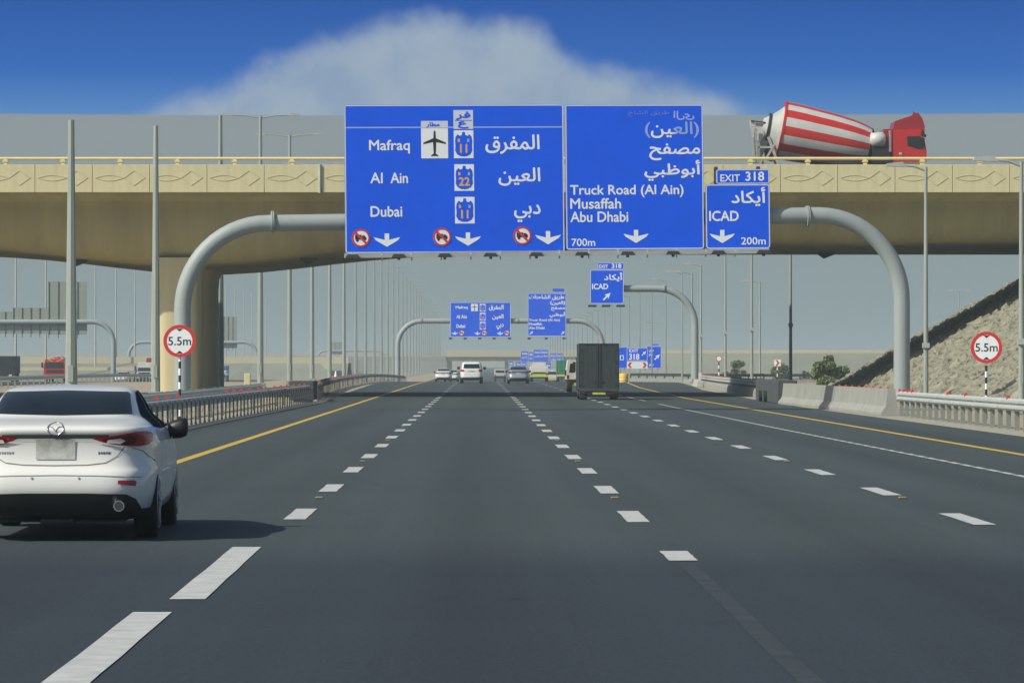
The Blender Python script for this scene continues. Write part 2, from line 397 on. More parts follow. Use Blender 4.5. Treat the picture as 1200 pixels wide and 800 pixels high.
mb = MB(); mb.box(-.09, .09, .08, .26, 11.40, 11.66); mb.box(-.14, .14, .05, .29, 11.52, 11.60); rp = mb.build('railing_post', 'rail_yellow')
for i in range(34):
    x = px0 + PW * i
    if i == 0: p = pan; p.parent = bridge; p.location = (x, 0, 0); q = rp; q.parent = bridge; q.location = (x + PW * .48, 0, 0)
    else:
        p = copy_tree(pan, bridge); p.location = (x, 0, 0); inst(rp, bridge, (x + PW * .48, 0, 0))
mb = MB(); mb.tube([(px0, .17, 11.70), (px0 + PW * 34, .17, 11.70)], .075, 8); mb.build('railing', 'rail_yellow', bridge)
mb = MB(); mb.box(px0, px0 + PW * 34, BD - .34, BD, 10.04, 11.40); mb.build('rear_parapet', 'beige_concrete', bridge)
mb = MB(); mb.tube([(at(375, 0, BF)[0], -.06, 10.0), (at(375, 0, BF)[0], -.06, 11.4)], .06, 8); mb.build('drain_pipe', 'galvanised', bridge)
for x, y in ((at(92, 0, 200)[0], 8), (at(362, 0, 200)[0], 8), (at(964, 0, 214)[0], 20), (at(192, 0, 200)[0], 9)):   # lamps under the deck
    mb = MB(); mb.prism([(-.45, 0), (.45, 0), (.45, -.12), (-.1, -.34), (-.45, -.1)], -.2, .2); o = mb.build('underdeck_lamp', 'dark_metal', bridge, (x, y, zb(x) - .05))
# pier: rounded rectangle in plan, flared at the top
mb = MB(); px_, py_ = -15.1, 6.2
def rr(hw, hd, r, k=5):
    out = []
    for cx_, cy_, a0 in ((hw - r, hd - r, 0), (-hw + r, hd - r, 90), (-hw + r, -hd + r, 180), (hw - r, -hd + r, 270)):
        for i in range(k + 1): a = R(a0 + 90 * i / k); out.append((cx_ + r * math.cos(a), cy_ + r * math.sin(a)))
    return out
lv = [(-.4, 1.02, 2.6), (5.6, 1.02, 2.6), (6.2, 1.06, 2.7), (6.62, 1.2, 2.9), (6.95, 1.25, 2.95)]
vs = []; n = None
for z, hw, hd in lv:
    o_ = rr(hw, hd, .55); n = len(o_); vs += [(px_ + a, py_ + b, z) for a, b in o_]
mb.add(vs, [(i * n + j, i * n + (j + 1) % n, (i + 1) * n + (j + 1) % n, (i + 1) * n + j) for i in range(len(lv) - 1) for j in range(n)], 0, True)
mb.build('pier', 'pier_concrete', bridge)
mb = MB(); mb.v = []
mb.add([(x + (23.5 + 15.1) * 0, y + 11.8, z) for x, y, z in vs], [(i * n + j, i * n + (j + 1) % n, (i + 1) * n + (j + 1) % n, (i + 1) * n + j) for i in range(len(lv) - 1) for j in range(n)], 0, True)
mb.build('pier', 'pier_concrete', bridge)

# ---------------------------------------------------------------- rubble embankment right
def X0(D): return 18.8 + 1.4 * (D - 200) / 30 if D > 200 else 18.8 - .3 * (200 - D) / 50
def emb(x, D):
    f = .578 * (x - X0(D)); s1 = (D - 134) * .52; s2 = (235 - D) * 1.3
    return max(-.3, min(f, s1, s2, 7.35))
mb = MB(); gx = [16 + 1.0 * i for i in range(34)] + [55, 60]; gy = [130 + 2.0 * i for i in range(62)]
rng = random.Random(5)
vs = [(x + rng.uniform(-.2, .2), y + rng.uniform(-.3, .3), emb(x, y) + rng.uniform(-.07, .07) * (.3 if y > 196 else 1)) for y in gy for x in gx]; w = len(gx)
mb.add(vs, [(j * w + i, j * w + i + 1, (j + 1) * w + i + 1, (j + 1) * w + i) for j in range(len(gy) - 1) for i in range(w - 1)], 0, True)
tag(mb.build('embankment', 'rubble'), kind='structure')
mb = MB()
ico = [(0, 0, 1), (.9, 0, .3), (.28, .85, .3), (-.72, .53, .3), (-.72, -.53, .3), (.28, -.85, .3), (.6, .4, -.6), (-.3, .7, -.6), (-.7, 0, -.6), (-.2, -.7, -.6), (.6, -.4, -.6)]
icf = [(0, 1, 2), (0, 2, 3), (0, 3, 4), (0, 4, 5), (0, 5, 1), (1, 6, 2), (2, 7, 3), (3, 8, 4), (4, 9, 5), (5, 10, 1), (6, 7, 2), (7, 8, 3), (8, 9, 4), (9, 10, 5), (10, 6, 1)]
cnt = 0
while cnt < 15000:
    D = rng.uniform(132, 235); x = rng.uniform(17.5, min(40, .15 * D + 3)); z = emb(x, D)
    if z < -.15: continue
    s = rng.choice((.10, .14, .18, .22, .28)) * rng.uniform(.8, 1.3) * (.6 if D > 196 else 1); a = rng.uniform(0, 6.3); ca, sa = math.cos(a), math.sin(a)
    st = (s * rng.uniform(.8, 1.6), s * rng.uniform(.8, 1.4), s * rng.uniform(.6, 1.1))
    mb.add([(x + (p[0] * ca - p[1] * sa) * st[0], D + (p[0] * sa + p[1] * ca) * st[1], z + p[2] * st[2] + s * .2) for p in [(q[0] * rng.uniform(.75, 1.2), q[1] * rng.uniform(.75, 1.2), q[2] * rng.uniform(.75, 1.2)) for q in ico]], icf)
    cnt += 1
o = mb.build('rubble_stones', 'rubble', recalc=False); tag(o, kind='stuff')

# ---------------------------------------------------------------- signs
AR = {'ا': (0xFE8D, 0xFE8E), 'أ': (0xFE83, 0xFE84), 'ب': (0xFE8F, 0xFE90, 0xFE91, 0xFE92), 'ت': (0xFE95, 0xFE96, 0xFE97, 0xFE98), 'ح': (0xFEA1, 0xFEA2, 0xFEA3, 0xFEA4),
      'د': (0xFEA9, 0xFEAA), 'ر': (0xFEAD, 0xFEAE), 'ش': (0xFEB5, 0xFEB6, 0xFEB7, 0xFEB8), 'ص': (0xFEB9, 0xFEBA, 0xFEBB, 0xFEBC), 'ط': (0xFEC1, 0xFEC2, 0xFEC3, 0xFEC4),
      'ظ': (0xFEC5, 0xFEC6, 0xFEC7, 0xFEC8), 'ع': (0xFEC9, 0xFECA, 0xFECB, 0xFECC), 'ف': (0xFED1, 0xFED2, 0xFED3, 0xFED4), 'ق': (0xFED5, 0xFED6, 0xFED7, 0xFED8),
      'ك': (0xFED9, 0xFEDA, 0xFEDB, 0xFEDC), 'ل': (0xFEDD, 0xFEDE, 0xFEDF, 0xFEE0), 'م': (0xFEE1, 0xFEE2, 0xFEE3, 0xFEE4), 'ن': (0xFEE5, 0xFEE6, 0xFEE7, 0xFEE8), 'و': (0xFEED, 0xFEEE), 'ي': (0xFEF1, 0xFEF2, 0xFEF3, 0xFEF4)}
def shape_ar(w):
    if not any(c in AR for c in w): return w
    out = []
    for i, c in enumerate(w):
        if c not in AR: out.append({'(': ')', ')': '('}.get(c, c)); continue
        p = i > 0 and w[i - 1] in AR and len(AR[w[i - 1]]) == 4; n = i < len(w) - 1 and w[i + 1] in AR and len(AR[c]) == 4
        f = AR[c]; out.append(chr(f[0] if not p and not n else f[1] if p and not n else f[2] if n and not p else f[3]))
    return ''.join(reversed(out))
TCACHE = {}
def text_geo(s):
    if s in TCACHE: return TCACHE[s]
    c = bpy.data.curves.new('lettering', 'FONT'); c.body = shape_ar(s); c.size = 1; c.resolution_u = 3
    o = bpy.data.objects.new('lettering', c); C.objects.link(o)
    dg = bpy.context.evaluated_depsgraph_get(); me = bpy.data.meshes.new_from_object(o.evaluated_get(dg))
    v = [(p.co.x, p.co.y) for p in me.vertices]; f = [list(p.vertices) for p in me.polygons]
    bpy.data.objects.remove(o); bpy.data.curves.remove(c); bpy.data.meshes.remove(me)
    x0, x1 = min(p[0] for p in v), max(p[0] for p in v); y0, y1 = min(p[1] for p in v), max(p[1] for p in v)
    TCACHE[s] = ([((a - x0) / (x1 - x0), (b - y0) / (y1 - y0)) for a, b in v], f)
    return TCACHE[s]
class Sign:
    """One sign board; the 2-D layout is given in units of `s` metres, origin (cx, cy), y down."""
    def __init__(g, name, label, cat, cx, cy, s, loc, rz=0, ry=0, group=None):
        g.o = thing(name, label, cat, loc, rz, group); g.o.rotation_euler = (0, ry, rz); g.cx, g.cy, g.s = cx, cy, s; g.k = 0
    def P(g, x, y, lay): return ((x - g.cx) * g.s, -lay * .004, (g.cy - y) * g.s)
    def poly(g, name, pts, m, lay, parent=None):
        mb = MB(); mb.add([g.P(x, y, lay) for x, y in pts], [list(range(len(pts)))]); return mb.build(name, m, parent or g.o, recalc=False)
    def rpts(g, x0, y0, x1, y1, r=0, k=4):
        if r <= 0: return [(x0, y1), (x1, y1), (x1, y0), (x0, y0)]
        out = []
        for cx, cy, a0 in ((x1 - r, y1 - r, 270), (x1 - r, y0 + r, 0), (x0 + r, y0 + r, 90), (x0 + r, y1 - r, 180)):
            for i in range(k + 1): a = R(a0 + 90 * i / k); out.append((cx + r * math.cos(a), cy - r * math.sin(a)))
        return out
    def rect(g, name, x0, y0, x1, y1, m, lay, r=0, parent=None): return g.poly(name, g.rpts(x0, y0, x1, y1, r), m, lay, parent)
    def panel(g, x0, y0, x1, y1, r=3, bw=1.6, name='panel', depth=.07, m='sign_blue'):
        mb = MB(); p = g.rpts(x0, y0, x1, y1, r)
        mb.prism([((x - g.cx) * g.s, (g.cy - y) * g.s) for x, y in p], 0, depth); pa = mb.build(name, 'galvanised', g.o)
        g.poly('face', g.rpts(x0, y0, x1, y1, r), m, .3, pa)
        a, b = g.rpts(x0 + .2 * bw, y0 + .2 * bw, x1 - .2 * bw, y1 - .2 * bw, r), g.rpts(x0 + bw, y0 + bw, x1 - bw, y1 - bw, max(r - bw, .6)); n = len(a)
        if len(b) != n: b = g.rpts(x0 + bw, y0 + bw, x1 - bw, y1 - bw, .6)
        mb = MB(); mb.add([g.P(x, y, 1) for x, y in a] + [g.P(x, y, 1) for x, y in b], [(i, (i + 1) % n, (i + 1) % n + n, i + n) for i in range(n)])
        mb.build('border', 'sign_pale', pa, recalc=False); return pa
    def ring(g, name, cx, cy, ro, ri, m, lay, parent=None, n=28):
        mb = MB(); an = [2 * math.pi * i / n for i in range(n)]
        mb.add([g.P(cx + ro * math.cos(a), cy + ro * math.sin(a), lay) for a in an] + [g.P(cx + ri * math.cos(a), cy + ri * math.sin(a), lay) for a in an], [(i, (i + 1) % n, (i + 1) % n + n, i + n) for i in range(n)])
        return mb.build(name, m, parent or g.o, recalc=False)
    def disc(g, name, cx, cy, r, m, lay, parent=None, n=28): return g.poly(name, [(cx + r * math.cos(2 * math.pi * i / n), cy - r * math.sin(2 * math.pi * i / n)) for i in range(n)], m, lay, parent)
    def text(g, s, x0, y0, x1, y1, m='sign_white', bold=.32, name='lettering', lay=2, parent=None, mirror=False, clip=None):
        v, f = text_geo(s); mb = MB(); k = 0
        if clip: f = [q for q in f if clip[0] <= sum(v[i][0] for i in q) / len(q) < clip[1]]
        sh = [(0, 0)] if bold == 0 else [(0, 0), (bold, 0), (-bold, 0), (0, bold), (0, -bold)]
        for dx, dy in sh:
            mb.add([g.P((x0 + (1 - a if mirror else a) * (x1 - x0)) + dx, (y1 - b * (y1 - y0)) + dy, lay + .1 * k) for a, b in v], f); k += 1
        o = mb.build(name, m, parent or g.o, recalc=False); return o
    def down_arrow(g, x0, y0, x1, y1, lay=2):
        c = (x0 + x1) / 2; w = (x1 - x0) / 2; h = y1 - y0; sw = w * .17
        g.poly('arrow', [(x0, y0 + h * .28), (c - sw, y0 + h * .48), (c - sw, y0), (c + sw, y0), (c + sw, y0 + h * .48), (x1, y0 + h * .28), (x1 - w * .18, y0 + h * .52), (c, y1), (x0 + w * .18, y0 + h * .52)][::-1], 'sign_white', lay)
    def ne_arrow(g, cx, cy, r, lay=2, name='arrow'):
        q = [(-.9, -.32), (-.15, .42 - .0)]
        pts = [(-1, .72), (-.72, 1), (.22, .06), (.42, .62), (1, -1), (-.62, -.42), (-.06, -.22)]
        g.poly(name, [(cx + a * r, cy + b * r) for a, b in pts], 'sign_white', lay)
    def shield(g, x0, y0, x1, y1, num, lay=2):
        b = g.rect('route_shield', x0, y0, x1, y1, 'sign_white', lay)
        w, h = x1 - x0, y1 - y0; c = (x0 + x1) / 2
        half = [(0, .05), (.07, .07), (.09, .17), (.20, .20), (.30, .14), (.41, .24), (.44, .40), (.42, .55), (.44, .72), (.34, .86), (.16, .93), (0, .94)]
        pts = [(c + a * w, y0 + q * h) for a, q in half] + [(c - a * w, y0 + q * h) for a, q in reversed(half[1:-1])]
        g.poly('emblem', pts[::-1], 'sign_blue', lay + 1, b)
        for sgn in (-1, 1): g.rect('emblem_wing', c + sgn * .24 * w - .06 * w, y0 + .30 * h, c + sgn * .24 * w + .05 * w, y0 + .42 * h, 'sign_orange' if sgn < 0 else 'sign_faint_light', lay + 2, parent=b)
        if num: g.text(num, c - (.17 if num == '11' else .27) * w, y0 + .50 * h, c + (.17 if num == '11' else .27) * w, y0 + .80 * h, 'sign_orange', .02 * w, lay=lay + 2, parent=b, name='route_number')
    def no_truck(g, cx, cy, r, lay=2):
        b = g.disc('no_truck_symbol', cx, cy, r, 'sign_white', lay)
        g.rect('truck_pictogram', cx - .62 * r, cy - .34 * r, cx + .10 * r, cy + .20 * r, 'sign_black', lay + 1, parent=b)
        g.poly('truck_pictogram', [(cx + .14 * r, cy + .22 * r), (cx + .62 * r, cy + .22 * r), (cx + .62 * r, cy - .02 * r), (cx + .42 * r, cy - .26 * r), (cx + .14 * r, cy - .26 * r)], 'sign_black', lay + 1, b)
        for dx in (-.38, .36): g.disc('truck_pictogram', cx + dx * r, cy + .28 * r, .16 * r, 'sign_black', lay + 1.5, b, 10)
        a = .62 * r; t = .09 * r
        g.poly('prohibition_bar', [(cx - a - t, cy - a + t), (cx + a - t, cy + a + t), (cx + a + t, cy + a - t), (cx - a + t, cy - a - t)], 'sign_red', lay + 2, b)
        g.ring('prohibition_ring', cx, cy, r, .82 * r, 'sign_red', lay + 2.5, b)
    def plane(g, x0, y0, x1, y1, lay=2):
        b = g.rect('airport_symbol', x0, y0, x1, y1, 'sign_white', lay); w, h = x1 - x0, y1 - y0; c = (x0 + x1) / 2
        half = [(0, .06), (.035, .12), (.045, .33), (.42, .48), (.42, .53), (.06, .46), (.045, .72), (.04, .84), (.13, .90), (.13, .94), (0, .92)]
        pts = [(c + a * w, y0 + q * h) for a, q in half] + [(c - a * w, y0 + q * h) for a, q in reversed(half[1:-1])]
        g.poly('aeroplane_pictogram', pts[::-1], 'sign_black', lay + 1, b)

S1 = 140.0 / F; YAW = R(6.0)
gc = at(654, 210, 140)
def gpos(px, py): # a point on the nearest gantry's sign plane
    u = (px - 654) * S1; return (gc[0] + u * math.cos(YAW), 139.55 + u * math.sin(YAW), gc[1] + (210 - py) * S1)
RY = -R(0.55)
def board1(name, label, cx, cy): return Sign(name, label, 'road sign', cx, cy, S1, gpos(cx, cy), YAW, RY)
s = board1('direction_sign', 'large blue Mafraq, Al Ain and Dubai sign on the nearest gantry', 532.5, 211)
s.panel(404, 124.5, 660.8, 297); 
s.rect('panel_joint', 405.5, 150.2, 659.5, 151.8, 'sign_faint_light', 1.5)
s.text('Mafraq', 433, 165.5, 480, 181); s.text('Al', 434, 203.5, 448, 215.5); s.text('Ain', 457.5, 203.5, 477.5, 215.5); s.text('Dubai', 434, 242.5, 470.5, 254.5)
s.text('المفرق', 569, 160, 632, 182, bold=.42); s.text('العين', 584, 198.5, 632.5, 219, bold=.42); s.text('دبي', 602, 241.5, 632.5, 261.5, bold=.42)
s.plane(493.5, 152, 525, 187); tb = s.rect('symbol_plate', 493.5, 143.5, 525, 151.5, 'sign_pale', 2); s.text('مطار', 500, 145, 515, 151, 'sign_blue', .3, lay=3, parent=tb)
tb = s.rect('symbol_plate', 531.5, 131, 554.5, 153, 'sign_pale', 2)
for a in ((534.5, 133, 551, 142), (537, 144.5, 549, 152)): s.text('فر' if a[1] < 140 else 'ع', *a, 'sign_blue', .5, lay=3, parent=tb)
s.rect('symbol_line', 533, 142.6, 553, 143.4, 'sign_blue', 3, parent=tb)
s.shield(531.7, 154.5, 554.7, 187, '11'); s.shield(532, 194, 555, 225, '22'); s.shield(532.3, 232, 555.3, 263, '11')
for cx, a0, a1, dy in ((422, 437, 468, 0), (516.8, 532, 562.5, -.6), (611, 626, 656.5, -1.6)):
    s.no_truck(cx, 279 + dy, 10.6); s.down_arrow(a0, 274 + dy, a1, 289.5 + dy)
s = board1('direction_sign', 'blue Truck Road, Musaffah and Abu Dhabi sign marked 700m on the nearest gantry', 744, 208)
s.panel(662.5, 123, 825.6, 292.5)
s.text('طريق الشاح', 737, 130, 786, 137, 'sign_faint', .15); s.text('الى', 791, 131, 815, 141, 'sign_faint_light', .4, mirror=True)
s.text('(العين)', 757, 143.5, 820.5, 162, 'sign_faint_light', .35, clip=(.55, 2)); s.text('(العين)', 757, 143.5, 820.5, 162, 'sign_white', .42, clip=(.1, .55)); s.text('(العين)', 757, 143.5, 820.5, 162, 'sign_faint_light', .35, clip=(-1, .1))
s.text('مصفح', 762, 169, 821.5, 188, bold=.45); s.text('أبوظبي', 756, 188.5, 821.5, 212, bold=.45)
s.text('Truck Road (Al Ain)', 668, 217, 801.5, 231.5); s.text('Musaffah', 668, 232.5, 727.5, 244.5); s.text('Abu Dhabi', 668, 248, 735.8, 260)
s.text('700m', 669, 279.5, 696.5, 288, bold=.2); s.down_arrow(730, 269.5, 760, 285)
s = board1('exit_sign', 'blue ICAD sign marked 200m at the right end of the nearest gantry', 866, 245)
s.panel(828, 215.5, 904.6, 291.5, 4); s.panel(841, 198, 904.2, 215.3, 2.5, 1.3, name='exit_tab')
s.text('EXIT', 846, 204.3, 869, 212.3, bold=.2); s.text('318', 876, 201.3, 897.8, 211.5, bold=.35)
s.text('أيكاد', 859, 219.5, 899, 241, bold=.45); s.text('ICAD', 832.5, 247, 867, 258.5, bold=.4)
s.down_arrow(832.5, 269, 862.5, 284.5); s.text('200m', 870, 278, 899, 286.3, bold=.2)

def arch_path(A, B, zA, zB, baseA, baseB, Rr, n=12):
    A, B = Vector(A), Vector(B); d = (B - A).normalized(); p = [Vector((*A, baseA)), Vector((*A, zA - Rr))]
    for i in range(1, n + 1):
        a = math.pi / 2 * i / n; q = A + d * Rr * (1 - math.cos(a)); p.append(Vector((*q, zA - Rr + Rr * math.sin(a))))
    for i in range(n):
        a = math.pi / 2 * i / n; q = B - d * Rr * (1 - math.sin(a)); p.append(Vector((*q, zB - Rr + Rr * math.cos(a))))
    p += [Vector((*B, zB - Rr)), Vector((*B, baseB))]
    return p
def pipe_parts(g, p, r, flanges, m='gantry_grey', n=20, base=True):
    MB().tube(p, r, n).build('frame_tube', m, g)
    for q, t in flanges:
        t = Vector(t).normalized(); q = Vector(q)
        MB().tube([q - t * r * .16, q - t * r * .03], r * 1.33, n, smooth=False).build('flange', m, g); MB().tube([q + t * r * .03, q + t * r * .16], r * 1.33, n, smooth=False).build('flange', m, g)
gan = thing('sign_gantry', 'nearest grey tubular arch gantry spanning the road and carrying the big blue signs', 'gantry')
A = (at(214, 0, 138.7)[0], 138.66); B = (at(1057, 0, 141.3)[0], 141.36)
zA = at(0, 261, 138.5)[1]; zB = at(0, 253.5, 142)[1]
p = arch_path(A, B, zA, zB, .1, .5, 3.05, 14)
def on(px):
    t = (at(px, 0, 140)[0] - A[0]) / (B[0] - A[0]); return (A[0] + t * (B[0] - A[0]), A[1] + t * (B[1] - A[1]), zA + t * (zB - zA))
pipe_parts(gan, p, .295, [(on(321), (B[0] - A[0], B[1] - A[1], .4)), (on(949), (B[0] - A[0], B[1] - A[1], .4))], n=28)
for x_, y_, z_ in ((A[0], A[1], .05), (B[0], B[1], .4)):
    MB().box(-.5, .5, -.5, .5, 0, .1).build('base_plate', 'gantry_grey', gan, (x_, y_, z_))
def gl(px, py, dy=0): q = gpos(px, py); u = (px - 654); return (q[0] - math.sin(YAW) * dy * 0, q[1] + dy, q[2] + u * S1 * math.tan(R(.55)) * .0)
mb = MB(); mb.bar(gl(404, 302.6, -.6), gl(903, 295.6, -.6), .05, .09); mb.bar(gl(404, 299.5, -.1), gl(903, 292.5, -.1), .12, .10); mb.build('light_rail', 'galvanised', gan)
for i in range(15):
    px = 413 + 34.6 * i; yy = 303 - 7 * (px - 404) / 500
    mb = MB(); mb.bar(gl(px, yy - 4, .2), gl(px, yy - 1, -.62), .05); mb.bar(gl(px, yy - 6, -.02), gl(px, yy + 4.0, -.02), .05); mb.build('rail_bracket', 'galvanised', gan)
for i in range(10):
    px = 414 + 53.5 * i; yy = 303 - 7 * (px - 404) / 500; q = gl(px, yy, -.62)
    mb = MB(); mb.prism([(-.26, -.04), (.26, -.04), (.18, .09), (-.18, .09)], -.12, .16); mb.box(-.05, .05, -.05, .1, -.12, -.04); mb.build('floodlight', 'dark_metal', gan, q)
for px in (430, 480, 560, 610, 650, 690, 760, 800, 840, 890):
    q = on(px); MB().box(-.05, .05, -.36, .32, -.95, 1.8).build('mounting_frame', 'dark_metal', gan, (q[0], q[1] - .01, q[2]))

# second gantry, about 500 m away
D2 = 500.0; S2 = D2 / F; z2 = zg(D2)
def b2(name, label, cx, cy, D=D2): q = at(cx, cy, D); return Sign(name, label, 'road sign', cx, cy, D / F, (q[0], D, q[1]))
s = b2('direction_sign', 'blue Mafraq, Al Ain and Dubai sign on the distant second gantry', 563, 374.5)
s.panel(527.5, 354, 598.5, 395, 1, .7)
s.text('Mafraq', 534, 358.5, 548, 362.5, bold=.15); s.text('Al Ain', 535, 369, 547, 373, bold=.15); s.text('Dubai', 535, 380, 545, 384, bold=.15)
s.text('المفرق', 573, 357, 590, 364, bold=.2); s.text('العين', 577, 368, 590, 374.5, bold=.2); s.text('دبي', 582, 379, 590, 386, bold=.2)
s.plane(552, 356, 560, 364.5)
for y, n_ in ((356, '11'), (366.5, '22'), (377, '11')): s.shield(562.3, y, 569, y + 9, n_)
for x in (529, 555.5, 582): s.down_arrow(x, 388.5, x + 8, 392.5)
for x in (541, 567.5, 594): s.no_truck(x, 390, 3.0)
s = b2('direction_sign', 'blue Truck Road sign with two slanted arrows on the distant second gantry', 641, 369)
s.panel(618.5, 343.5, 663.5, 394, 1, .7); s.panel(647, 337.5, 662, 342.5, .6, .5, name='exit_tab')
s.text('طريق الشاحنات', 620, 345.5, 661, 351.5, bold=.2); s.text('(العين)', 645, 352.5, 662, 357.5, bold=.2); s.text('مصفح', 646, 359, 662, 364, bold=.2); s.text('أبوظبي', 644, 365.5, 662, 372, bold=.2)
s.text('Truck Road (Al Ain)', 620, 373.5, 656, 377, bold=.12); s.text('Musaffah', 620, 378, 635, 381, bold=.12); s.text('Abu Dhabi', 620, 382.5, 638, 385.5, bold=.12)
s.ne_arrow(622.5, 390, 2.2); s.ne_arrow(659.5, 390, 2.2)
g2 = thing('sign_gantry', 'grey tubular arch gantry in the distance with the Mafraq and Truck Road signs', 'gantry')
A2 = (at(466, 0, D2)[0], D2 + .6); B2 = (at(706, 0, D2)[0], D2 + .6); zz = at(0, 376, D2)[1]
p = arch_path(A2, B2, zz, zz, z2, z2, 3.1, 8)
pipe_parts(g2, p, .33, [((at(494, 0, D2)[0], D2 + .6, zz), (1, 0, 0)), ((at(607, 0, D2)[0], D2 + .6, zz), (1, 0, 0))], n=12)
for px in (528, 545, 562, 579, 597, 620, 640, 661):
    q = at(px, 396.5, D2); MB().box(-.2, .2, -.6, .2, -.12, .12).build('floodlight', 'dark_metal', g2, (q[0], D2, q[1]))
MB().bar((at(527, 0, D2)[0], D2 - .2, at(0, 396, D2)[1]), (at(598, 0, D2)[0], D2 - .2, at(0, 396, D2)[1]), .1).bar((at(618, 0, D2)[0], D2 - .2, at(0, 395.5, D2)[1]), (at(664, 0, D2)[0], D2 - .2, at(0, 395.5, D2)[1]), .1).build('light_rail', 'galvanised', g2)

# cantilever exit gantry about 270 m away
D3 = 270.0
s = b2('exit_sign', 'blue ICAD sign with EXIT 318 tab and slanted arrow on the cantilever arm', 711, 336, D3)
s.panel(691.5, 316, 731, 356, 2, .9); s.panel(700, 307.8, 731.3, 315.8, 1, .7, name='exit_tab')
s.text('EXIT', 702, 310.3, 712.5, 314, bold=.15); s.text('318', 717, 309.2, 728, 314, bold=.25)
s.text('أيكاد', 708, 319.5, 729, 329.5, bold=.3); s.text('ICAD', 694, 332.5, 712.5, 338.8, bold=.25); s.ne_arrow(711, 347.5, 4.6)
g3 = thing('cantilever_gantry', 'grey curved cantilever arm right of the road holding the ICAD exit sign', 'gantry')
xl = at(815, 0, D3)[0]; xs_ = at(700, 0, D3)[0]; zt3 = at(0, 338, D3)[1]
p = [Vector((xs_, D3 + .5, zt3))]
r3 = 2.55
for i in range(11): a = math.pi / 2 * i / 10; p.append(Vector((xl - r3 + r3 * math.sin(a), D3 + .5, zt3 + .0 - r3 + r3 * math.cos(a))))
p.append(Vector((xl, D3 + .5, .6)))
pipe_parts(g3, p, .235, [((at(779, 0, D3)[0], D3 + .5, zt3), (1, 0, 0))], n=16)
for px in (694, 710, 727):
    q = at(px, 358.5, D3); MB().box(-.28, .28, -.8, .1, -.07, .07).build('floodlight', 'dark_metal', g3, (q[0], D3, q[1]))

# gore exit sign on its own posts
D4 = 410.0
s = b2('gore_sign', 'blue exit board EXIT 318 with white arrow over red chevrons, left of the arrow board', 746.5, 418, D4)
s.panel(734.5, 407.5, 759, 422.5, .8, .6); s.text('EXIT', 737.5, 409, 748, 412.6, bold=.15); s.text('318', 737.5, 414.5, 749, 421, bold=.35); s.ne_arrow(754.5, 414, 2.7)
s.panel(734.5, 423.5, 759, 432, .5, .3, name='chevron_board', m='sign_white')
for sg, x in ((-1, 738.5), (1, 755)): s.poly('chevron', [(x - sg * 2.2, 424.5), (x + sg * .8, 424.5), (x + sg * 3, 427.8), (x + sg * .8, 431), (x - sg * 2.2, 431), (x, 427.8)][::(1 if sg < 0 else -1)], 'sign_red', 2)
for px in (738, 756): q = at(px, 432, D4); MB().box(-.05, .05, .08, .16, zg(D4), q[1] + 2).build('sign_post', 'galvanised', s.o, (q[0] - s.o.location.x, 0, -s.o.location.z))
s = b2('direction_sign', 'blue board with white slanted arrow right of the EXIT 318 gore board', 767, 418, D4 + 14)
s.panel(757.5, 405.5, 775, 431.5, .8, .6); s.panel(764, 402.5, 772.5, 405, .4, .4, name='exit_tab'); s.ne_arrow(769.8, 418.5, 3.4)
for y, x1 in ((409, 766), (414, 765), (426, 766)): s.text('طريق' if y < 412 else 'مصفح', 760.5, y, x1, y + 3.2, bold=.15)
for px in (762, 771): q = at(px, 432, D4 + 14); MB().box(-.05, .05, .08, .16, zg(D4), q[1] + 2).build('sign_post', 'galvanised', s.o, (q[0] - s.o.location.x, 0, -s.o.location.z))
s = b2('direction_sign', 'blue board mostly hidden behind the black box truck, left of the EXIT 318 board', 727, 418, D4 + 20)
s.panel(716, 406.5, 735.5, 431.5, .8, .6); s.rect('symbol', 726.5, 416, 731, 422, 'sign_white', 2); s.rect('symbol', 727.5, 417, 730, 421, 'sign_blue', 3)
for px in (720, 732): q = at(px, 432, D4 + 20); MB().box(-.05, .05, .08, .16, zg(D4), q[1] + 2).build('sign_post', 'galvanised', s.o, (q[0] - s.o.location.x, 0, -s.o.location.z))

# far sign cluster below the distant overpass
far = [(610, 411, 619, 424, 1100, 'leftmost small blue board of the far sign cluster'), (619, 412, 625.5, 424, 1100, 'narrow blue board second from left in the far sign cluster'),
       (625, 409.5, 643, 424, 1080, 'widest blue board in the middle of the far sign cluster'), (644, 413.5, 659.5, 423, 1100, 'low wide blue board at the right end of the far sign cluster'),
       (595.5, 422.5, 602, 428, 1150, 'tiny low blue board left below the far sign cluster'), (604, 423.5, 617, 429.5, 1150, 'small low blue board below the left of the far sign cluster'), (635, 425, 646, 432, 900, 'small blue board low between the distant trucks and the green truck')]
for x0, y0, x1, y1, D, lb in far:
    s = b2('distant_sign', lb, (x0 + x1) / 2, (y0 + y1) / 2, D); s.panel(x0, y0, x1, y1, .3, .3)
    for k in range(2): s.text('طريق' if k else 'Abu Dhabi', x0 + 1.5, y0 + 2 + k * 4.5, x1 - 1.5, y0 + 4.2 + k * 4.5, bold=.1)
    for px in (x0 + 1, x1 - 1): q = at(px, y1, D); MB().box(-.12, .12, .1, .3, zg(D), q[1] + .3).build('sign_post', 'galvanised', s.o, (q[0] - s.o.location.x, 0, -s.o.location.z))

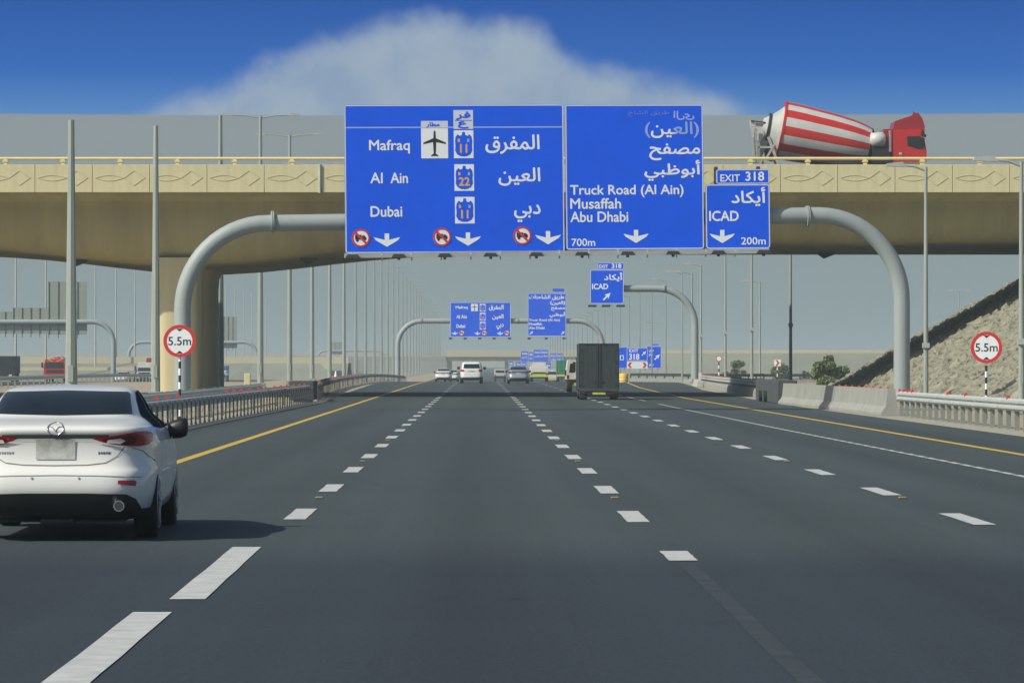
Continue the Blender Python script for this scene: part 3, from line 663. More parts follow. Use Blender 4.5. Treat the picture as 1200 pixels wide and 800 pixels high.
# height-limit signs
def height_sign(px, py, rpx, D, zbot, label, n_bands):
    q = at(px, py, D); r = rpx * D / F
    s = Sign('height_limit_sign', label, 'road sign', 0, 0, r / 18.0, (q[0], D, q[1]))
    mb = MB(); n = 32; mb.prism([(r * math.cos(2 * math.pi * i / n), r * math.sin(2 * math.pi * i / n)) for i in range(n)], 0, .025); mb.build('panel', 'galvanised', s.o)
    s.disc('face', 0, 0, 17.6, 'sign_white', 1); s.ring('red_ring', 0, 0, 18, 14.2, 'sign_red', 2, n=36)
    if rpx > 10:
        s.text('5.5m', -12.6, -4.6, 12.6, 4.6, 'sign_black', .1, lay=2)
        for sg in (-1, 1): s.poly('triangle', [(-3.6, sg * 13.6), (3.6, sg * 13.6), (0, sg * 10.6)][::(-1 if sg < 0 else 1)], 'sign_black', 2)
    L_ = q[1] - zbot; h = L_ / n_bands
    for i in range(n_bands):
        MB().tube([(0, .06, -L_ + h * i), (0, .06, -L_ + h * (i + 1))], .038 if rpx > 10 else .05, 10).build('post_band', 'sign_white' if i % 2 else 'sign_black', s.o)
    return s
height_sign(210.5, 399.5, 19, 110, 0, 'round 5.5m height limit sign on striped post by the left guardrail', 12)
height_sign(1156, 407, 18.5, 118, 0, 'round 5.5m height limit sign on striped post in front of the rubble slope', 12)
height_sign(842.5, 420, 3.4, 300, 0, 'tiny round sign on striped post behind the white exit barrier', 8)
q = at(911, 425, 330)
s = Sign('chevron_sign', 'small red and white chevron sign among bushes beyond the exit ramp', 'road sign', 0, 0, 330 / F, (q[0], 330, q[1]))
s.panel(-4, -4, 4, 4, .5, .4, m='sign_white')
s.poly('chevron', [(-2.8, 3.4), (-.2, 3.4), (2.8, 0), (-.2, -3.4), (-2.8, -3.4), (.2, 0)], 'sign_red', 2)
for i in range(6): MB().tube([(0, .1, -q[1] + i * .28), (0, .1, -q[1] + (i + 1) * .28)], .045, 8).build('post_band', 'sign_black' if i % 2 else 'sign_white', s.o)

# ---------------------------------------------------------------- lamp posts
def lamp_post(X, D, h, r0, r1, label, heads=2, arm=2.2, m='pole_grey', group=None, pedestal=.35, zb_=None, sides=8, cat='lamp post', plain=False):
    z0 = zg(D) if zb_ is None else zb_
    o = thing('lamp_post', label, cat, (X, D, z0), 0, group)
    k = 6; MB().tube([(0, 0, h * i / k) for i in range(k + 1)], [r0 + (r1 - r0) * i / k for i in range(k + 1)], sides, smooth=sides > 8).build('pole', m, o)
    if pedestal: MB().box(-r0 * 1.5, r0 * 1.5, -r0 * 1.5, r0 * 1.5, 0, pedestal, bev=.03 if sides > 5 else 0).build('pedestal', 'grey_concrete', o)
    if not plain:
        MB().box(-r0 * .4, r0 * .4, -r0 * 1.04, -r0 * .8, 1.0, 1.6).build('service_hatch', m, o)
    for sg in ((-1, 1) if heads == 2 else (-1,) if heads == 1 else ()):
        MB().tube([(0, 0, h - .15), (sg * arm * .5, 0, h + .02), (sg * arm, 0, h + .06)], .05, 6).build('arm', m, o)
        MB().prism([(sg * arm - .1 * sg, .0), (sg * (arm + .75), .03), (sg * (arm + .7), .14), (sg * (arm + .1), .2)], -.16, .16).build('lamp_head', 'galvanised', o, (0, 0, h))
    return o
tops = {0: 10.6, 1: 12.9, 2: 16.0, 3: 18.6, 4: 19.7}
ordn = ['nearest', 'second', 'third', 'fourth', 'fifth', 'sixth', 'seventh', 'eighth', 'ninth', 'tenth', 'eleventh', 'twelfth']
Dk = [at(83, 0, 1)[0], ]
for k in range(34):
    D = 144 + 41.5 * k; X = (83.5 - VX) / F * 144
    if k == 1: X = (182.5 - VX) / F * D
    h = tops.get(k, 19.5)
    if k < 12: lb = 'tall tapered grey lamp post of the median row, %s from the camera' % ordn[k]; grp = 'lamp posts along the median'
    else: lb = 'slim far grey lamp post in the crowded distant end of the median row'; grp = 'lamp posts along the median'
    lamp_post(X, D, h - zg(D), .22 if k else .235, .11, lb, 0 if k < 3 else 2, 2.0, group=grp, sides=8 if k < 8 else 5, plain=k > 10)
rp_ = [(at(1197, 0, 129)[0], 129, 8.3), (at(1085, 0, 156.5)[0], 156.5, 9.5), (at(926.5, 0, 227)[0], 227, 9.2), (at(881, 0, 256)[0], 256, 10.2), (at(850, 0, 284)[0], 284, 9.6), (at(821.5, 0, 315)[0], 315, 9.6)]
for i, (X, D, h) in enumerate(rp_):
    lb = ['grey lamp post at the right edge of the picture before the slope', 'grey lamp post with one arm beside the right leg of the nearest gantry', 'lamp post darkened by bridge shadow behind the right barrier', 'slim lamp post right of the exit barrier, second left of the shaded one', 'slim lamp post behind the exit barrier, beside the tiny round sign', 'lamp post standing just right of the cantilever leg'][i]
    o = lamp_post(X, D, h, .105, .065, lb, 1, .85, group='lamp posts right of the road', pedestal=.2 if i > 1 else .1, sides=12)
    MB().box(-.13, .13, -.16, .16, -.1, .1).build('camera_box', 'galvanised', o, (0, 0, 2.4 if i < 2 else 3.9))
for k in range(22):
    D = 346 + 30.5 * k
    lb = ('slim lamp post of the right row left of the cantilever leg, %s beyond it' % ordn[k]) if k < 5 else 'slim distant lamp post in the right row beyond the exit signs'
    lamp_post(17.9, D, 9.7 - zg(D), .10, .06, lb, 1, .9, group='lamp posts right of the road', pedestal=0, sides=5, plain=True)
for px, D, h, lb in ((811, 338, 9.5, 'double armed lamp post just left of the cantilever leg'), (890.5, 368, 9.4, 'lamp post with thick shaft and double arm right of the exit barrier'), (1124, 610, 14.2, 'distant double armed lamp post above the slope at right'), (1036, 800, 4.5, 'very faint small lamp post above the far right embankment'), (764, 520, 8.0, 'thin lamp post rising behind the arrow board')):
    lamp_post(at(px, 0, D)[0], D, h, .12, .07, lb, 2 if D > 500 else 1, 1.0, group='outlying lamp posts right of the road', pedestal=.2, sides=6, plain=True)
for k in range(18):
    D = 593 + 41 * k; X = -70.0
    lb = 'tall beige lamp post beyond the opposite carriageway, %s from the left' % ['first', 'second', 'third', 'fourth', 'fifth', 'sixth', 'seventh', 'eighth'][k] if k < 8 else 'thin beige lamp post in the distant part of the far left row'
    lamp_post(X, D, 25.0, .20, .11, lb, 0, 1.8, 'beige_pole', 'lamp posts beyond the opposite carriageway', 0, sides=6, plain=True)
# lamp posts standing behind the bridge, tops above its railing
# (the third, fourth and fifth posts of the median row)

# ---------------------------------------------------------------- gantries over the opposite carriageway, seen from behind
def back_gantry(D, pxL, pxR, pyB, rt, panels, label, right_only=False):
    g = thing('sign_gantry', label, 'gantry', (0, 0, 0)); z = at(0, pyB, D)[1]; rr_ = 3.0
    A, B = (at(pxL, 0, D)[0], D), (at(pxR, 0, D)[0], D); zb0 = zg(D)
    pipe_parts(g, arch_path(A, B, z, z, zb0, zb0, rr_, 8), rt, [], n=10)
    for i, (x0, y0, x1, y1, n_) in enumerate(panels):
        a, b = at(x0, y0, D), at(x1, y1, D)
        sg = thing('sign_board', label.split(' gantry')[0] + ' gantry board seen from behind, %s' % ['tall one', 'middle one', 'low one', 'far left one'][i], 'road sign', ((a[0] + b[0]) / 2, D + .4, (a[1] + b[1]) / 2))
        w, h = b[0] - a[0], a[1] - b[1]
        for j in range(n_):
            MB().box(-w / 2 + w * j / n_ + .03, -w / 2 + w * (j + 1) / n_ - .03, -.03, .03, -h / 2, h / 2).build('back_panel', 'sign_back', sg)
            MB().box(-w / 2 + w * j / n_ - .05, -w / 2 + w * j / n_ + .05, -.12, -.035, -h / 2 - .5, h / 2).build('stiffener', 'dark_metal', sg)
    return g
back_gantry(560, -250, 133, 377, .36, [(57, 330, 102, 392, 4), (15.5, 360.5, 56.5, 391, 4), (-12, 365, 15, 391, 3)], 'left edge grey gantry over the opposite carriageway')
back_gantry(900, 151, 301, 401, .38, [(262, 371, 278, 408, 3), (205, 372, 222, 408, 3)], 'middle distant grey gantry over the opposite carriageway')
back_gantry(1500, 372, 451, 411, .42, [(388, 401, 403, 415, 3)], 'farthest grey gantry over the opposite carriageway')

# ---------------------------------------------------------------- guardrails
def w_beam(path, z, side, h=.31, m='rail_steel'):
    prof = [(0, -.155), (.035, -.12), (.08, -.10), (.08, -.05), (.02, -.015), (.02, .015), (.08, .05), (.08, .10), (.035, .12), (0, .155)]
    mb = MB(); n = len(prof); vs = []
    for x, d, zz_ in path:
        for a, b in prof: vs.append((x + side * a, d, zz_ + z + b))
    k = len(path)
    mb.add(vs, [(i * n + j, i * n + j + 1, (i + 1) * n + j + 1, (i + 1) * n + j) for i in range(k - 1) for j in range(n - 1)], 0, False)
    return mb
post_m = None
def guardrail(pl, D0, D1, step, label, side=1, refl=None, zr=.60, ztop=.80, double=False, base=None, rcol='reflector_red'):
    g = thing('guardrail', label, 'guardrail')
    n = int((D1 - D0) / step); P_ = []
    for i in range(n + 1): d = D0 + step * i; P_.append((lerp(pl, d), d, base(d) if base else zg(d)))
    w_beam(P_, zr, side).build('rail_beam', 'rail_steel', g)
    if double: w_beam([(x - side * .34, d, z_) for x, d, z_ in P_], zr, -side).build('rail_beam', 'rail_steel', g)
    mb = MB(); 
    mb.box(-.06, .06, -.045, -.03, -.1, ztop); mb.box(-.06, .06, .03, .045, -.1, ztop); mb.box(-.06, -.048, -.03, .03, -.1, ztop)
    if double: mb = MB(); mb.box(-.022, .022, -.04, .04, -.1, ztop - .02); mb.box(-.035, .035, -.05, .05, .02, .05)
    po = None
    for i, (x, d, z_) in enumerate(P_):
        xx = x + side * .15 if double else x - side * .09
        if po is None: po = mb.build('rail_post', 'post_dark' if double else 'post_steel', g, (xx, d, z_))
        else: inst(po, g, (xx, d, z_))
        if double: inst(po, g, (x - side * .48, d + step * .5, z_)) if i < n and i % 3 == 0 else None
    if refl:
        ro = None; rb = MB(); rb.prism([(-.045, -.06), (.045, -.06), (.045, .06), (0, .09), (-.045, .06)], -.02, .02)
        for d in refl:
            q = (lerp(pl, d) + side * .0, d, (base(d) if base else zg(d)) + zr + .15)
            if ro is None: ro = rb.build('red_reflector', rcol, g, q)
            else: inst(ro, g, q)
    return g
LR1 = [(60, -8.0), (85, -8.1), (110, -8.0), (140, -7.6), (171, -7.35)]
guardrail(LR1, 84, 170, 1.55, 'near left steel guardrail with closely spaced posts and red reflectors', 1, refl=[98, 101, 104.5, 122, 125, 128, 132, 136, 140, 145, 149, 153, 158, 162, 166], double=True, zr=.62, ztop=.74)
LR2 = [(176, -7.4), (200, -8.1), (222, -8.6), (260, -9.3), (300, -9.7), (350, -9.7), (420, -9.2), (520, -8.6)]
guardrail(LR2, 176, 470, 4.2, 'far left steel guardrail with a red stripe running from the dark block to the crest', 1, refl=[178 + 2.8 * i for i in range(55)], rcol='reflector_dull', double=True, zr=.62, ztop=.74)
guardrail([(60, -9.7), (170, -9.35)], 70, 169, 3.0, 'grey median guardrail behind the near left one', 1, zr=.66, ztop=.82)
guardrail([(0, -33.5), (600, -33.5)], 200, 520, 4.0, 'long guardrail along the opposite carriageway behind the lamp posts', 1, zr=.62)
guardrail([(60, 13.5), (125, 13.35), (127, 13.3)], 66, 126, 1.55, 'near right steel guardrail with bent posts below the rubble slope', -1, refl=[92, 99.5, 108, 112, 121, 122.2, 123.4, 124.6], zr=.64, ztop=.72)
RR = [(183, 13.75), (210, 14.3), (250, 15.2), (292, 16.4)]
guardrail(RR, 183, 290, 2.4, 'pale exit side guardrail between the dark block and the white barrier end', -1, refl=[185 + 2.6 * i for i in range(40)], zr=.68, ztop=.74, rcol='reflector_dull')
def concrete_barrier(pl, D0, D1, seg, h, label, m='grey_concrete', wb=.34, wt=.12):
    g = thing('concrete_barrier', label, 'barrier'); d = D0
    while d < D1 - .1:
        e_ = min(d + seg, D1); mb = MB(); n = 6; vs = []; pr = [(-wb, 0), (-wb, .09), (-wt - .06, .30), (-wt, h), (wt, h), (wt + .06, .30), (wb, .09), (wb, 0)]
        for q in (d + .02, e_ - .02): vs += [(lerp(pl, q) + a, q, zg(q) + b) for a, b in pr]
        k = len(pr); mb.add(vs, [(i, (i + 1) % k, (i + 1) % k + k, i + k) for i in range(k)] + [list(range(k))[::-1], list(range(k, 2 * k))])
        mb.build('barrier_segment', m, g); d = e_
    return g
g = concrete_barrier([(126, 13.3), (162, 12.75)], 126.5, 163, 6.1, .86, 'pale concrete barrier on the right around the foot of the nearest gantry')
rb = MB(); rb.box(-.035, .035, -.02, .02, 0, .06); ro = None
for i in range(9):
    q = (lerp([(126, 13.3), (162, 12.75)], 127.5 + 2.1 * i), 127.5 + 2.1 * i, .86)
    if ro is None: ro = rb.build('red_reflector', 'reflector_red', g, q)
    else: inst(ro, g, q)
concrete_barrier([(292, 16.3), (308, 17.2)], 293, 306, 6.5, .95, 'white painted barrier end beside the cantilever leg', m='truck_white', wb=.45, wt=.28)
concrete_barrier(RR, 184, 290, 8.0, .44, 'low pale concrete kerb wall under the exit side guardrail', wb=.24, wt=.16)
g = thing('crash_cushion', 'block crash cushion, coloured dark for bridge shade, at the end of the near left guardrail', 'barrier', (-7.75, 171, 0))
for i in range(4): MB().box(-.55, .55, i * 1.0, i * 1.0 + .94, .08, .92 - .0 * i, bev=.04).build('module', 'shaded_concrete', g)
MB().box(-.35, .35, -.06, 4.0, 0, .08).build('base_rail', 'dark_metal', g)
g = thing('crash_cushion', 'block crash cushion, bridge shade in its dark grey colour, at the far end of the right concrete barrier', 'barrier', (12.95, 165, 0))
for i in range(5): MB().box(-.42, .42, i * 2.6, i * 2.6 + 2.5, .0, .98, bev=.04).build('module', 'shaded_concrete', g)
for k in (0, 3): MB().tube([(-.55, 6 + k, .25), (-.42, 6 + k, .25)], .25, 14).build('drum', 'tyre', g)
g = thing('median_bollard', 'pale concrete stub left of the median lamp posts beyond the pier', 'bollard', (at(290, 0, 280)[0], 280, 0))
MB().box(-.22, .22, -.22, .22, -.1, .98, bev=.05).build('stub', 'beige_concrete', g)
g = thing('crash_barrel', 'yellow crash barrel at the gore right of the black truck', 'barrel', (at(731, 0, 352)[0], 352, zg(352) - .25))
mb = MB(); mb.tube([(0, 0, 0), (0, 0, .12), (0, 0, .5), (0, 0, 1.0), (0, 0, 1.06)], [.36, .38, .40, .41, .34], 16); mb.build('drum', 'barrel_yellow', g)
MB().tube([(0, 0, .5), (0, 0, .56)], .42, 16).build('band', 'sign_white', g)
# dark ramp barrier running right beyond the exit
RB = [(at(739, 0, 380)[0], 380), (at(800, 0, 352)[0], 352), (at(840, 0, 345)[0], 345), (at(900, 0, 345)[0], 350), (at(980, 0, 350)[0], 350), (at(1040, 0, 355)[0], 355)]
g = thing('ramp_barrier', 'long low ramp wall with a dark steel rail beyond the exit guardrail', 'barrier')
for (xa, da), (xb, db) in zip(RB, RB[1:]):
    ha = .75
    MB().add([(xa, da, zg(da) - .1), (xb, db, zg(db) - .1), (xb, db, .28 + .12), (xa, da, .28 + .02), (xa, da + .5, zg(da) - .1), (xb, db + .5, zg(db) - .1), (xb, db + .5, .40), (xa, da + .5, .30)], [(0, 1, 2, 3), (3, 2, 6, 7), (4, 7, 6, 5), (0, 3, 7, 4), (1, 5, 6, 2)]).build('wall_segment', 'grey_concrete', g)
    MB().bar((xa, da - .1, .62), (xb, db - .1, .66), .08, .26).build('rail_beam', 'truck_box', g)
    n = 6
    for i in range(n): t = i / n; MB().box(-.06, .06, -.05, .05, .3, .62).build('rail_post', 'dark_metal', g, (xa + (xb - xa) * t, da + (db - da) * t, .0))

# ---------------------------------------------------------------- far embankments and flyovers
def far_bank(name, x0, x1, D, ztop, dep, m_slope, m_cap, cap, label=None):
    mb = MB(); n = 24; rng = random.Random(D); vs = []
    for i in range(n + 1):
        x = x0 + (x1 - x0) * i / n; zt = ztop(x)
        vs += [(x, D - dep - rng.uniform(0, 2), zg(D) - .05), (x, D, zt), (x, D + 14, zt), (x, D + 14 + dep, zg(D) - .05)]
    mb.add(vs, [(i * 4 + j, i * 4 + j + 1, i * 4 + j + 5, i * 4 + j + 4) for i in range(n) for j in range(3)])
    tag(mb.build(name, m_slope), kind='structure')
    if cap:
        t = thing('parapet_wall', label, 'wall')
        for i in range(n):
            xa, xb = x0 + (x1 - x0) * i / n, x0 + (x1 - x0) * (i + 1) / n
            MB().add([(xa, D - .1, ztop(xa) - .05), (xb, D - .1, ztop(xb) - .05), (xb, D - .1, ztop(xb) + cap), (xa, D - .1, ztop(xa) + cap), (xa, D + .3, ztop(xa) + cap), (xb, D + .3, ztop(xb) + cap), (xa, D + .3, ztop(xa)), (xb, D + .3, ztop(xb))],
                     [(0, 1, 2, 3), (3, 2, 5, 4), (4, 5, 7, 6)]).build('wall_panel', m_cap, t)
far_bank('right_far_embankment', 21, 240, 640, lambda x: at(0, 413.2, 640)[1], 10, 'slope_gravel', 'far_beige', .42, 'long beige parapet on top of the far embankment right of the road')
far_bank('left_far_embankment', -130, -24, 720, lambda x: at(0, 425.3, 720)[1] - (x + 24) * -.000, 8, 'slope_gravel', 'far_beige', 1.15, 'long beige parapet on top of the far embankment left of the road')
far_bank('left_gravel_berm', -140, -56, 640, lambda x: at(0, 433.5, 640)[1], 5, 'slope_gravel', 'far_beige', .5, 'low beige kerb wall on the berm beyond the opposite carriageway')
mb = MB()
for x0, x1, D, z1 in ((-400, 400, 3000, 9.5), (-700, 900, 4200, 14.5)):
    n = 60; rng = random.Random(int(D)); vs = []
    for i in range(n + 1):
        x = x0 + (x1 - x0) * i / n; vs += [(x, D, -2), (x, D + 60, z1 + rng.uniform(-.8, .8)), (x, D + 200, -2)]
    mb.add(vs, [(i * 3 + j, i * 3 + j + 1, i * 3 + j + 4, i * 3 + j + 3) for i in range(n) for j in range(2)], 0, True)
tag(mb.build('distant_dunes', 'sand'), kind='structure')
fo = thing('distant_overpass', 'distant beige overpass crossing the motorway beyond the second gantry', 'bridge', (0, 1250, 0))
za, zc_ = at(0, 410, 1250)[1], at(0, 418, 1250)[1]
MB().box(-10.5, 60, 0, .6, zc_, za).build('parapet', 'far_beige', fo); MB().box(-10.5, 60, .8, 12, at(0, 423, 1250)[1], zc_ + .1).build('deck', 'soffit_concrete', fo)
for x in (-9.5, 9, 22, 42): MB().box(x - .8, x + .8, 3, 9, -1.4, at(0, 422, 1250)[1] + .1).build('pier', 'beige_concrete', fo)
MB().box(-60, -10.6, 0, 12, -1.4, at(0, 417, 1250)[1]).build('abutment', 'far_grey', fo)
fb = thing('distant_abutment', 'pale triangular retaining wall beyond the median lamp posts at left', 'wall', (0, 712, 0))
a, b, c_, d_ = at(372, 422, 712), at(387, 422, 712), at(387, 432, 712), at(381, 432, 712)
MB().prism([(a[0], a[1]), (b[0], b[1]), (b[0], c_[1]), (d_[0], d_[1])], 0, 3).build('wall_panel', 'far_beige', fb)
fb = thing('footbridge', 'low dark railing bridge left of the distant overpass', 'bridge', (0, 1000, 0))
MB().box(at(385, 0, 1000)[0], at(520, 0, 1000)[0], 0, 4, at(0, 423, 1000)[1], at(0, 420.6, 1000)[1]).build('deck', 'far_grey', fb)
for i in range(28): x = at(387 + 4.8 * i, 0, 1000)[0]; MB().box(x - .08, x + .08, 0, .1, at(0, 420.6, 1000)[1], at(0, 417.6, 1000)[1]).build('railing_post', 'far_grey', fb)
MB().box(at(385, 0, 1000)[0], at(520, 0, 1000)[0], 0, .1, at(0, 417.7, 1000)[1], at(0, 417.1, 1000)[1]).build('handrail', 'far_beige', fb)

# ---------------------------------------------------------------- bushes
def bush(px, py, D, w, h, label, m='leaf', n=700, seed=1):
    q = at(px, py, D); rng = random.Random(seed); b = zg(D); 
    o = thing('bush', label, 'bush', (q[0], D, b)); mb = MB()
    cl = []
    for _ in range(26):
        hz_ = rng.uniform(.06, .88); sp_ = .42 * math.sqrt(max(.05, 1 - hz_ ** 2)); cl.append((rng.uniform(-1, 1) * sp_ * w, rng.uniform(-1, 1) * sp_ * w, h * hz_, rng.uniform(.12, .22) * w))
    for _ in range(n):
        c = rng.choice(cl); v = Vector((rng.gauss(0, 1), rng.gauss(0, 1), rng.gauss(0, 1))).normalized() * c[3] * rng.uniform(.45, 1.05)
        p_ = Vector((c[0], c[1], c[2])) + v; 
        if p_.z < .05: continue
        u = Vector((rng.gauss(0, 1), rng.gauss(0, 1), rng.gauss(0, 1))).normalized() * .10 * rng.uniform(.7, 1.5); t = u.cross(Vector((rng.gauss(0, 1), rng.gauss(0, 1), rng.gauss(0, 1)))).normalized() * .07
        mb.add([p_ - u, p_ + t, p_ + u, p_ - t], [(0, 1, 2, 3)])
    mb.build('crown', m, o, recalc=False)
    mb = MB()
    for c in cl[:6]: mb.tube([(0, 0, -.05), (c[0] * .4, c[1] * .4, c[2] * .5), (c[0], c[1], c[2])], [.06, .04, .015], 5)
    mb.build('trunk', 'bark', o)
bush(967, 433, 300, 1.9, 2.3, 'green bush behind the ramp wall right of the shaded lamp post', n=7500, seed=12)
bush(985, 433, 302, 1.6, 1.5, 'low green bush right of the tall one behind the ramp wall', n=1500, seed=3)
bush(864, 433, 420, 1.9, 2.4, 'dull green bush beside the tiny round sign', 'leaf_dry', 2200, 4)
bush(850, 436, 420, 1.0, 1.1, 'low dull bush left of the one beside the tiny round sign', 'leaf_dry', 1300, 5)
bush(915, 434, 400, 2.2, 1.9, 'dull bush behind the small chevron sign', 'leaf_dry', 1800, 6)
bush(944, 434, 420, 1.0, 1.2, 'small dull bush left of the tall green bush', 'leaf_dry', 1200, 7)

# ---------------------------------------------------------------- cars
def cat_rom(rows, sub):
    out = []
    for i in range(len(rows) - 1):
        p0, p1, p2, p3 = rows[max(i - 1, 0)], rows[i], rows[i + 1], rows[min(i + 2, len(rows) - 1)]
        for k in range(sub):
            t = k / sub
            out.append([.5 * (2 * b + (c - a) * t + (2 * a - 5 * b + 4 * c - d) * t * t + (3 * b - a - 3 * c + d) * t ** 3) for a, b, c, d in zip(p0, p1, p2, p3)])
    out.append(list(rows[-1])); return out
def car_body(rows, sub, npt, nexp, wheels, wr, hw, paint, parent, name='body'):
    rs = cat_rom(rows, sub); mb = MB(); vs = []
    for z, yr, yf, w in rs:
        n = nexp(z)
        for j in range(npt):
            a = 2 * math.pi * (j + .5) / npt; c, s_ = math.cos(a), math.sin(a)
            vs.append((w * math.copysign(abs(c) ** (2 / n), c), (yr + yf) / 2 + (yf - yr) / 2 * math.copysign(abs(s_) ** (2 / n), s_), z))
    k = len(rs)
    fs = [(i * npt + j, i * npt + (j + 1) % npt, (i + 1) * npt + (j + 1) % npt, (i + 1) * npt + j) for i in range(k - 1) for j in range(npt)]
    mb.add(vs, fs, 0, True)
    mb.add(vs[:npt], [list(range(npt))[::-1]], 1); tp = vs[-npt:]
    cy = sum(v[1] for v in tp) / npt
    mb.add(tp + [(0, cy, tp[0][2] + .012)], [(j, (j + 1) % npt, npt) for j in range(npt)], 0, True)
    bmv = bmesh.new()
    o = mb.build(name, [paint, 'black_plastic'], parent)
    bmv.from_mesh(o.data); bmesh.ops.remove_doubles(bmv, verts=bmv.verts, dist=1e-5); bmesh.ops.recalc_face_normals(bmv, faces=bmv.faces); bmv.to_mesh(o.data); bmv.free()
    bm = bmesh.new(); bm.from_mesh(o.data); bvh = BVHTree.FromBMesh(bm); bm.free()
    cut = MB()
    for wy in wheels:
        for sg in (-1, 1):
            cut.tube([(sg * (hw - .34), wy, wr * .98), (sg * (hw + .3), wy, wr * .98)], wr * 1.13, 28, smooth=True)
    co = cut.build('arch_cutter', ['black_plastic', 'black_plastic'])
    md = o.modifiers.new('arches', 'BOOLEAN'); md.operation = 'DIFFERENCE'; md.object = co; md.solver = 'EXACT'
    dg = bpy.context.evaluated_depsgraph_get(); me = bpy.data.meshes.new_from_object(o.evaluated_get(dg))
    o.modifiers.clear(); o.data = me
    me.materials.clear(); me.materials.append(M[paint]); me.materials.append(M['black_plastic'])
    for p in me.polygons:
        c = p.center; hit = False
        if abs(c.x) > hw - .36:
            for wy in wheels:
                rr0 = math.hypot(c.y - wy, c.z - wr * .98)
                if rr0 < wr * 1.135 and (rr0 > wr * 1.09 and abs(p.normal.x) < .5 or abs(c.x) < hw - .32): hit = True
        p.material_index = 1 if hit or c.z <= rows[0][0] + .001 or (c.y < .75 and c.z < rows[2][0]) else 0
    bpy.data.objects.remove(co)
    return o, bvh
def smooth_normal(bvh, p, n0):
    a = Vector((0, 0, 0))
    for loc, nrm, i, d in bvh.find_nearest_range(p, .06):
        if nrm.dot(n0) < 0: nrm = -nrm
        a += nrm * (1 - d / .065) ** 2
    return a.normalized() if a.length > 1e-4 else n0
def patch(bvh, poly, view, name, m, parent, off=.006, step=.05, cut=None, smooth=True):
    """Cut a flat outline into small faces and lay it on the body; view 'rear' uses (x, z), 'right'/'left' use (y, z), 'front' (x, z)."""
    bm = bmesh.new(); f = bm.faces.new([bm.verts.new((a, 0, b)) for a, b in poly]); bmesh.ops.triangulate(bm, faces=bm.faces[:])
    xs = [p[0] for p in poly]; zs = [p[1] for p in poly]
    x = min(xs) + step
    while x < max(xs): bmesh.ops.bisect_plane(bm, geom=bm.verts[:] + bm.edges[:] + bm.faces[:], plane_co=(x, 0, 0), plane_no=(1, 0, 0)); x += step
    z = min(zs) + step
    while z < max(zs): bmesh.ops.bisect_plane(bm, geom=bm.verts[:] + bm.edges[:] + bm.faces[:], plane_co=(0, 0, z), plane_no=(0, 0, 1)); z += step
    dr = {'rear': (Vector((0, 1, 0)), -3), 'front': (Vector((0, -1, 0)), 9), 'right': (Vector((-1, 0, 0)), 4), 'left': (Vector((1, 0, 0)), -4)}[view]
    bad = []; NR = {}
    for v in bm.verts:
        a, b = v.co.x, v.co.z
        org = Vector((a, dr[1], b)) if view in ('rear', 'front') else Vector((dr[1], a, b))
        loc, nrm, i, d = bvh.ray_cast(org, dr[0])
        for jx, jz in ((.0007, .0009), (-.0011, .0013), (.0017, -.0015), (-.0023, -.0021)):       # a ray can slip exactly between two faces
            if loc is None: loc, nrm, i, d = bvh.ray_cast(org + (Vector((jx, 0, jz)) if view in ('rear', 'front') else Vector((0, jx, jz))), dr[0])
        if loc is None: bad.append(v); continue
        if nrm.dot(dr[0]) > 0: nrm = -nrm
        v.co = loc + nrm * off; NR[v] = nrm
    if bad: bmesh.ops.delete(bm, geom=bad, context='VERTS')
    # give the piece a thin edge so that it has real thickness
    bm.normal_update()
    for f in bm.faces: f.smooth = smooth
    bm.verts.index_update(); nl = [None] * len(bm.verts)
    for v in bm.verts: nl[v.index] = tuple(smooth_normal(bvh, v.co, NR[v]))
    flip = sum(1 if f.normal.dot(Vector(nl[f.verts[0].index])) < 0 else -1 for f in bm.faces) > 0
    if flip: bmesh.ops.reverse_faces(bm, faces=bm.faces)
    me = bpy.data.meshes.new(name); bm.to_mesh(me); bm.free(); me.materials.append(M[m]); me.normals_split_custom_set_from_vertices(nl)
    o = bpy.data.objects.new(name, me); C.objects.link(o); o.parent = parent
    return o
def smooth_poly(p, k=3):
    n = len(p); out = []
    for i in range(n):
        a, b, c, d = p[i - 1], p[i], p[(i + 1) % n], p[(i + 2) % n]
        for q in range(k):
            t = q / k; out.append(tuple(.5 * (2 * y + (z - x) * t + (2 * x - 5 * y + 4 * z - w) * t * t + (3 * y - x - 3 * z + w) * t ** 3) for x, y, z, w in zip(a, b, c, d)))
    return out
def mir(p): return [(-a, b) for a, b in p][::-1]
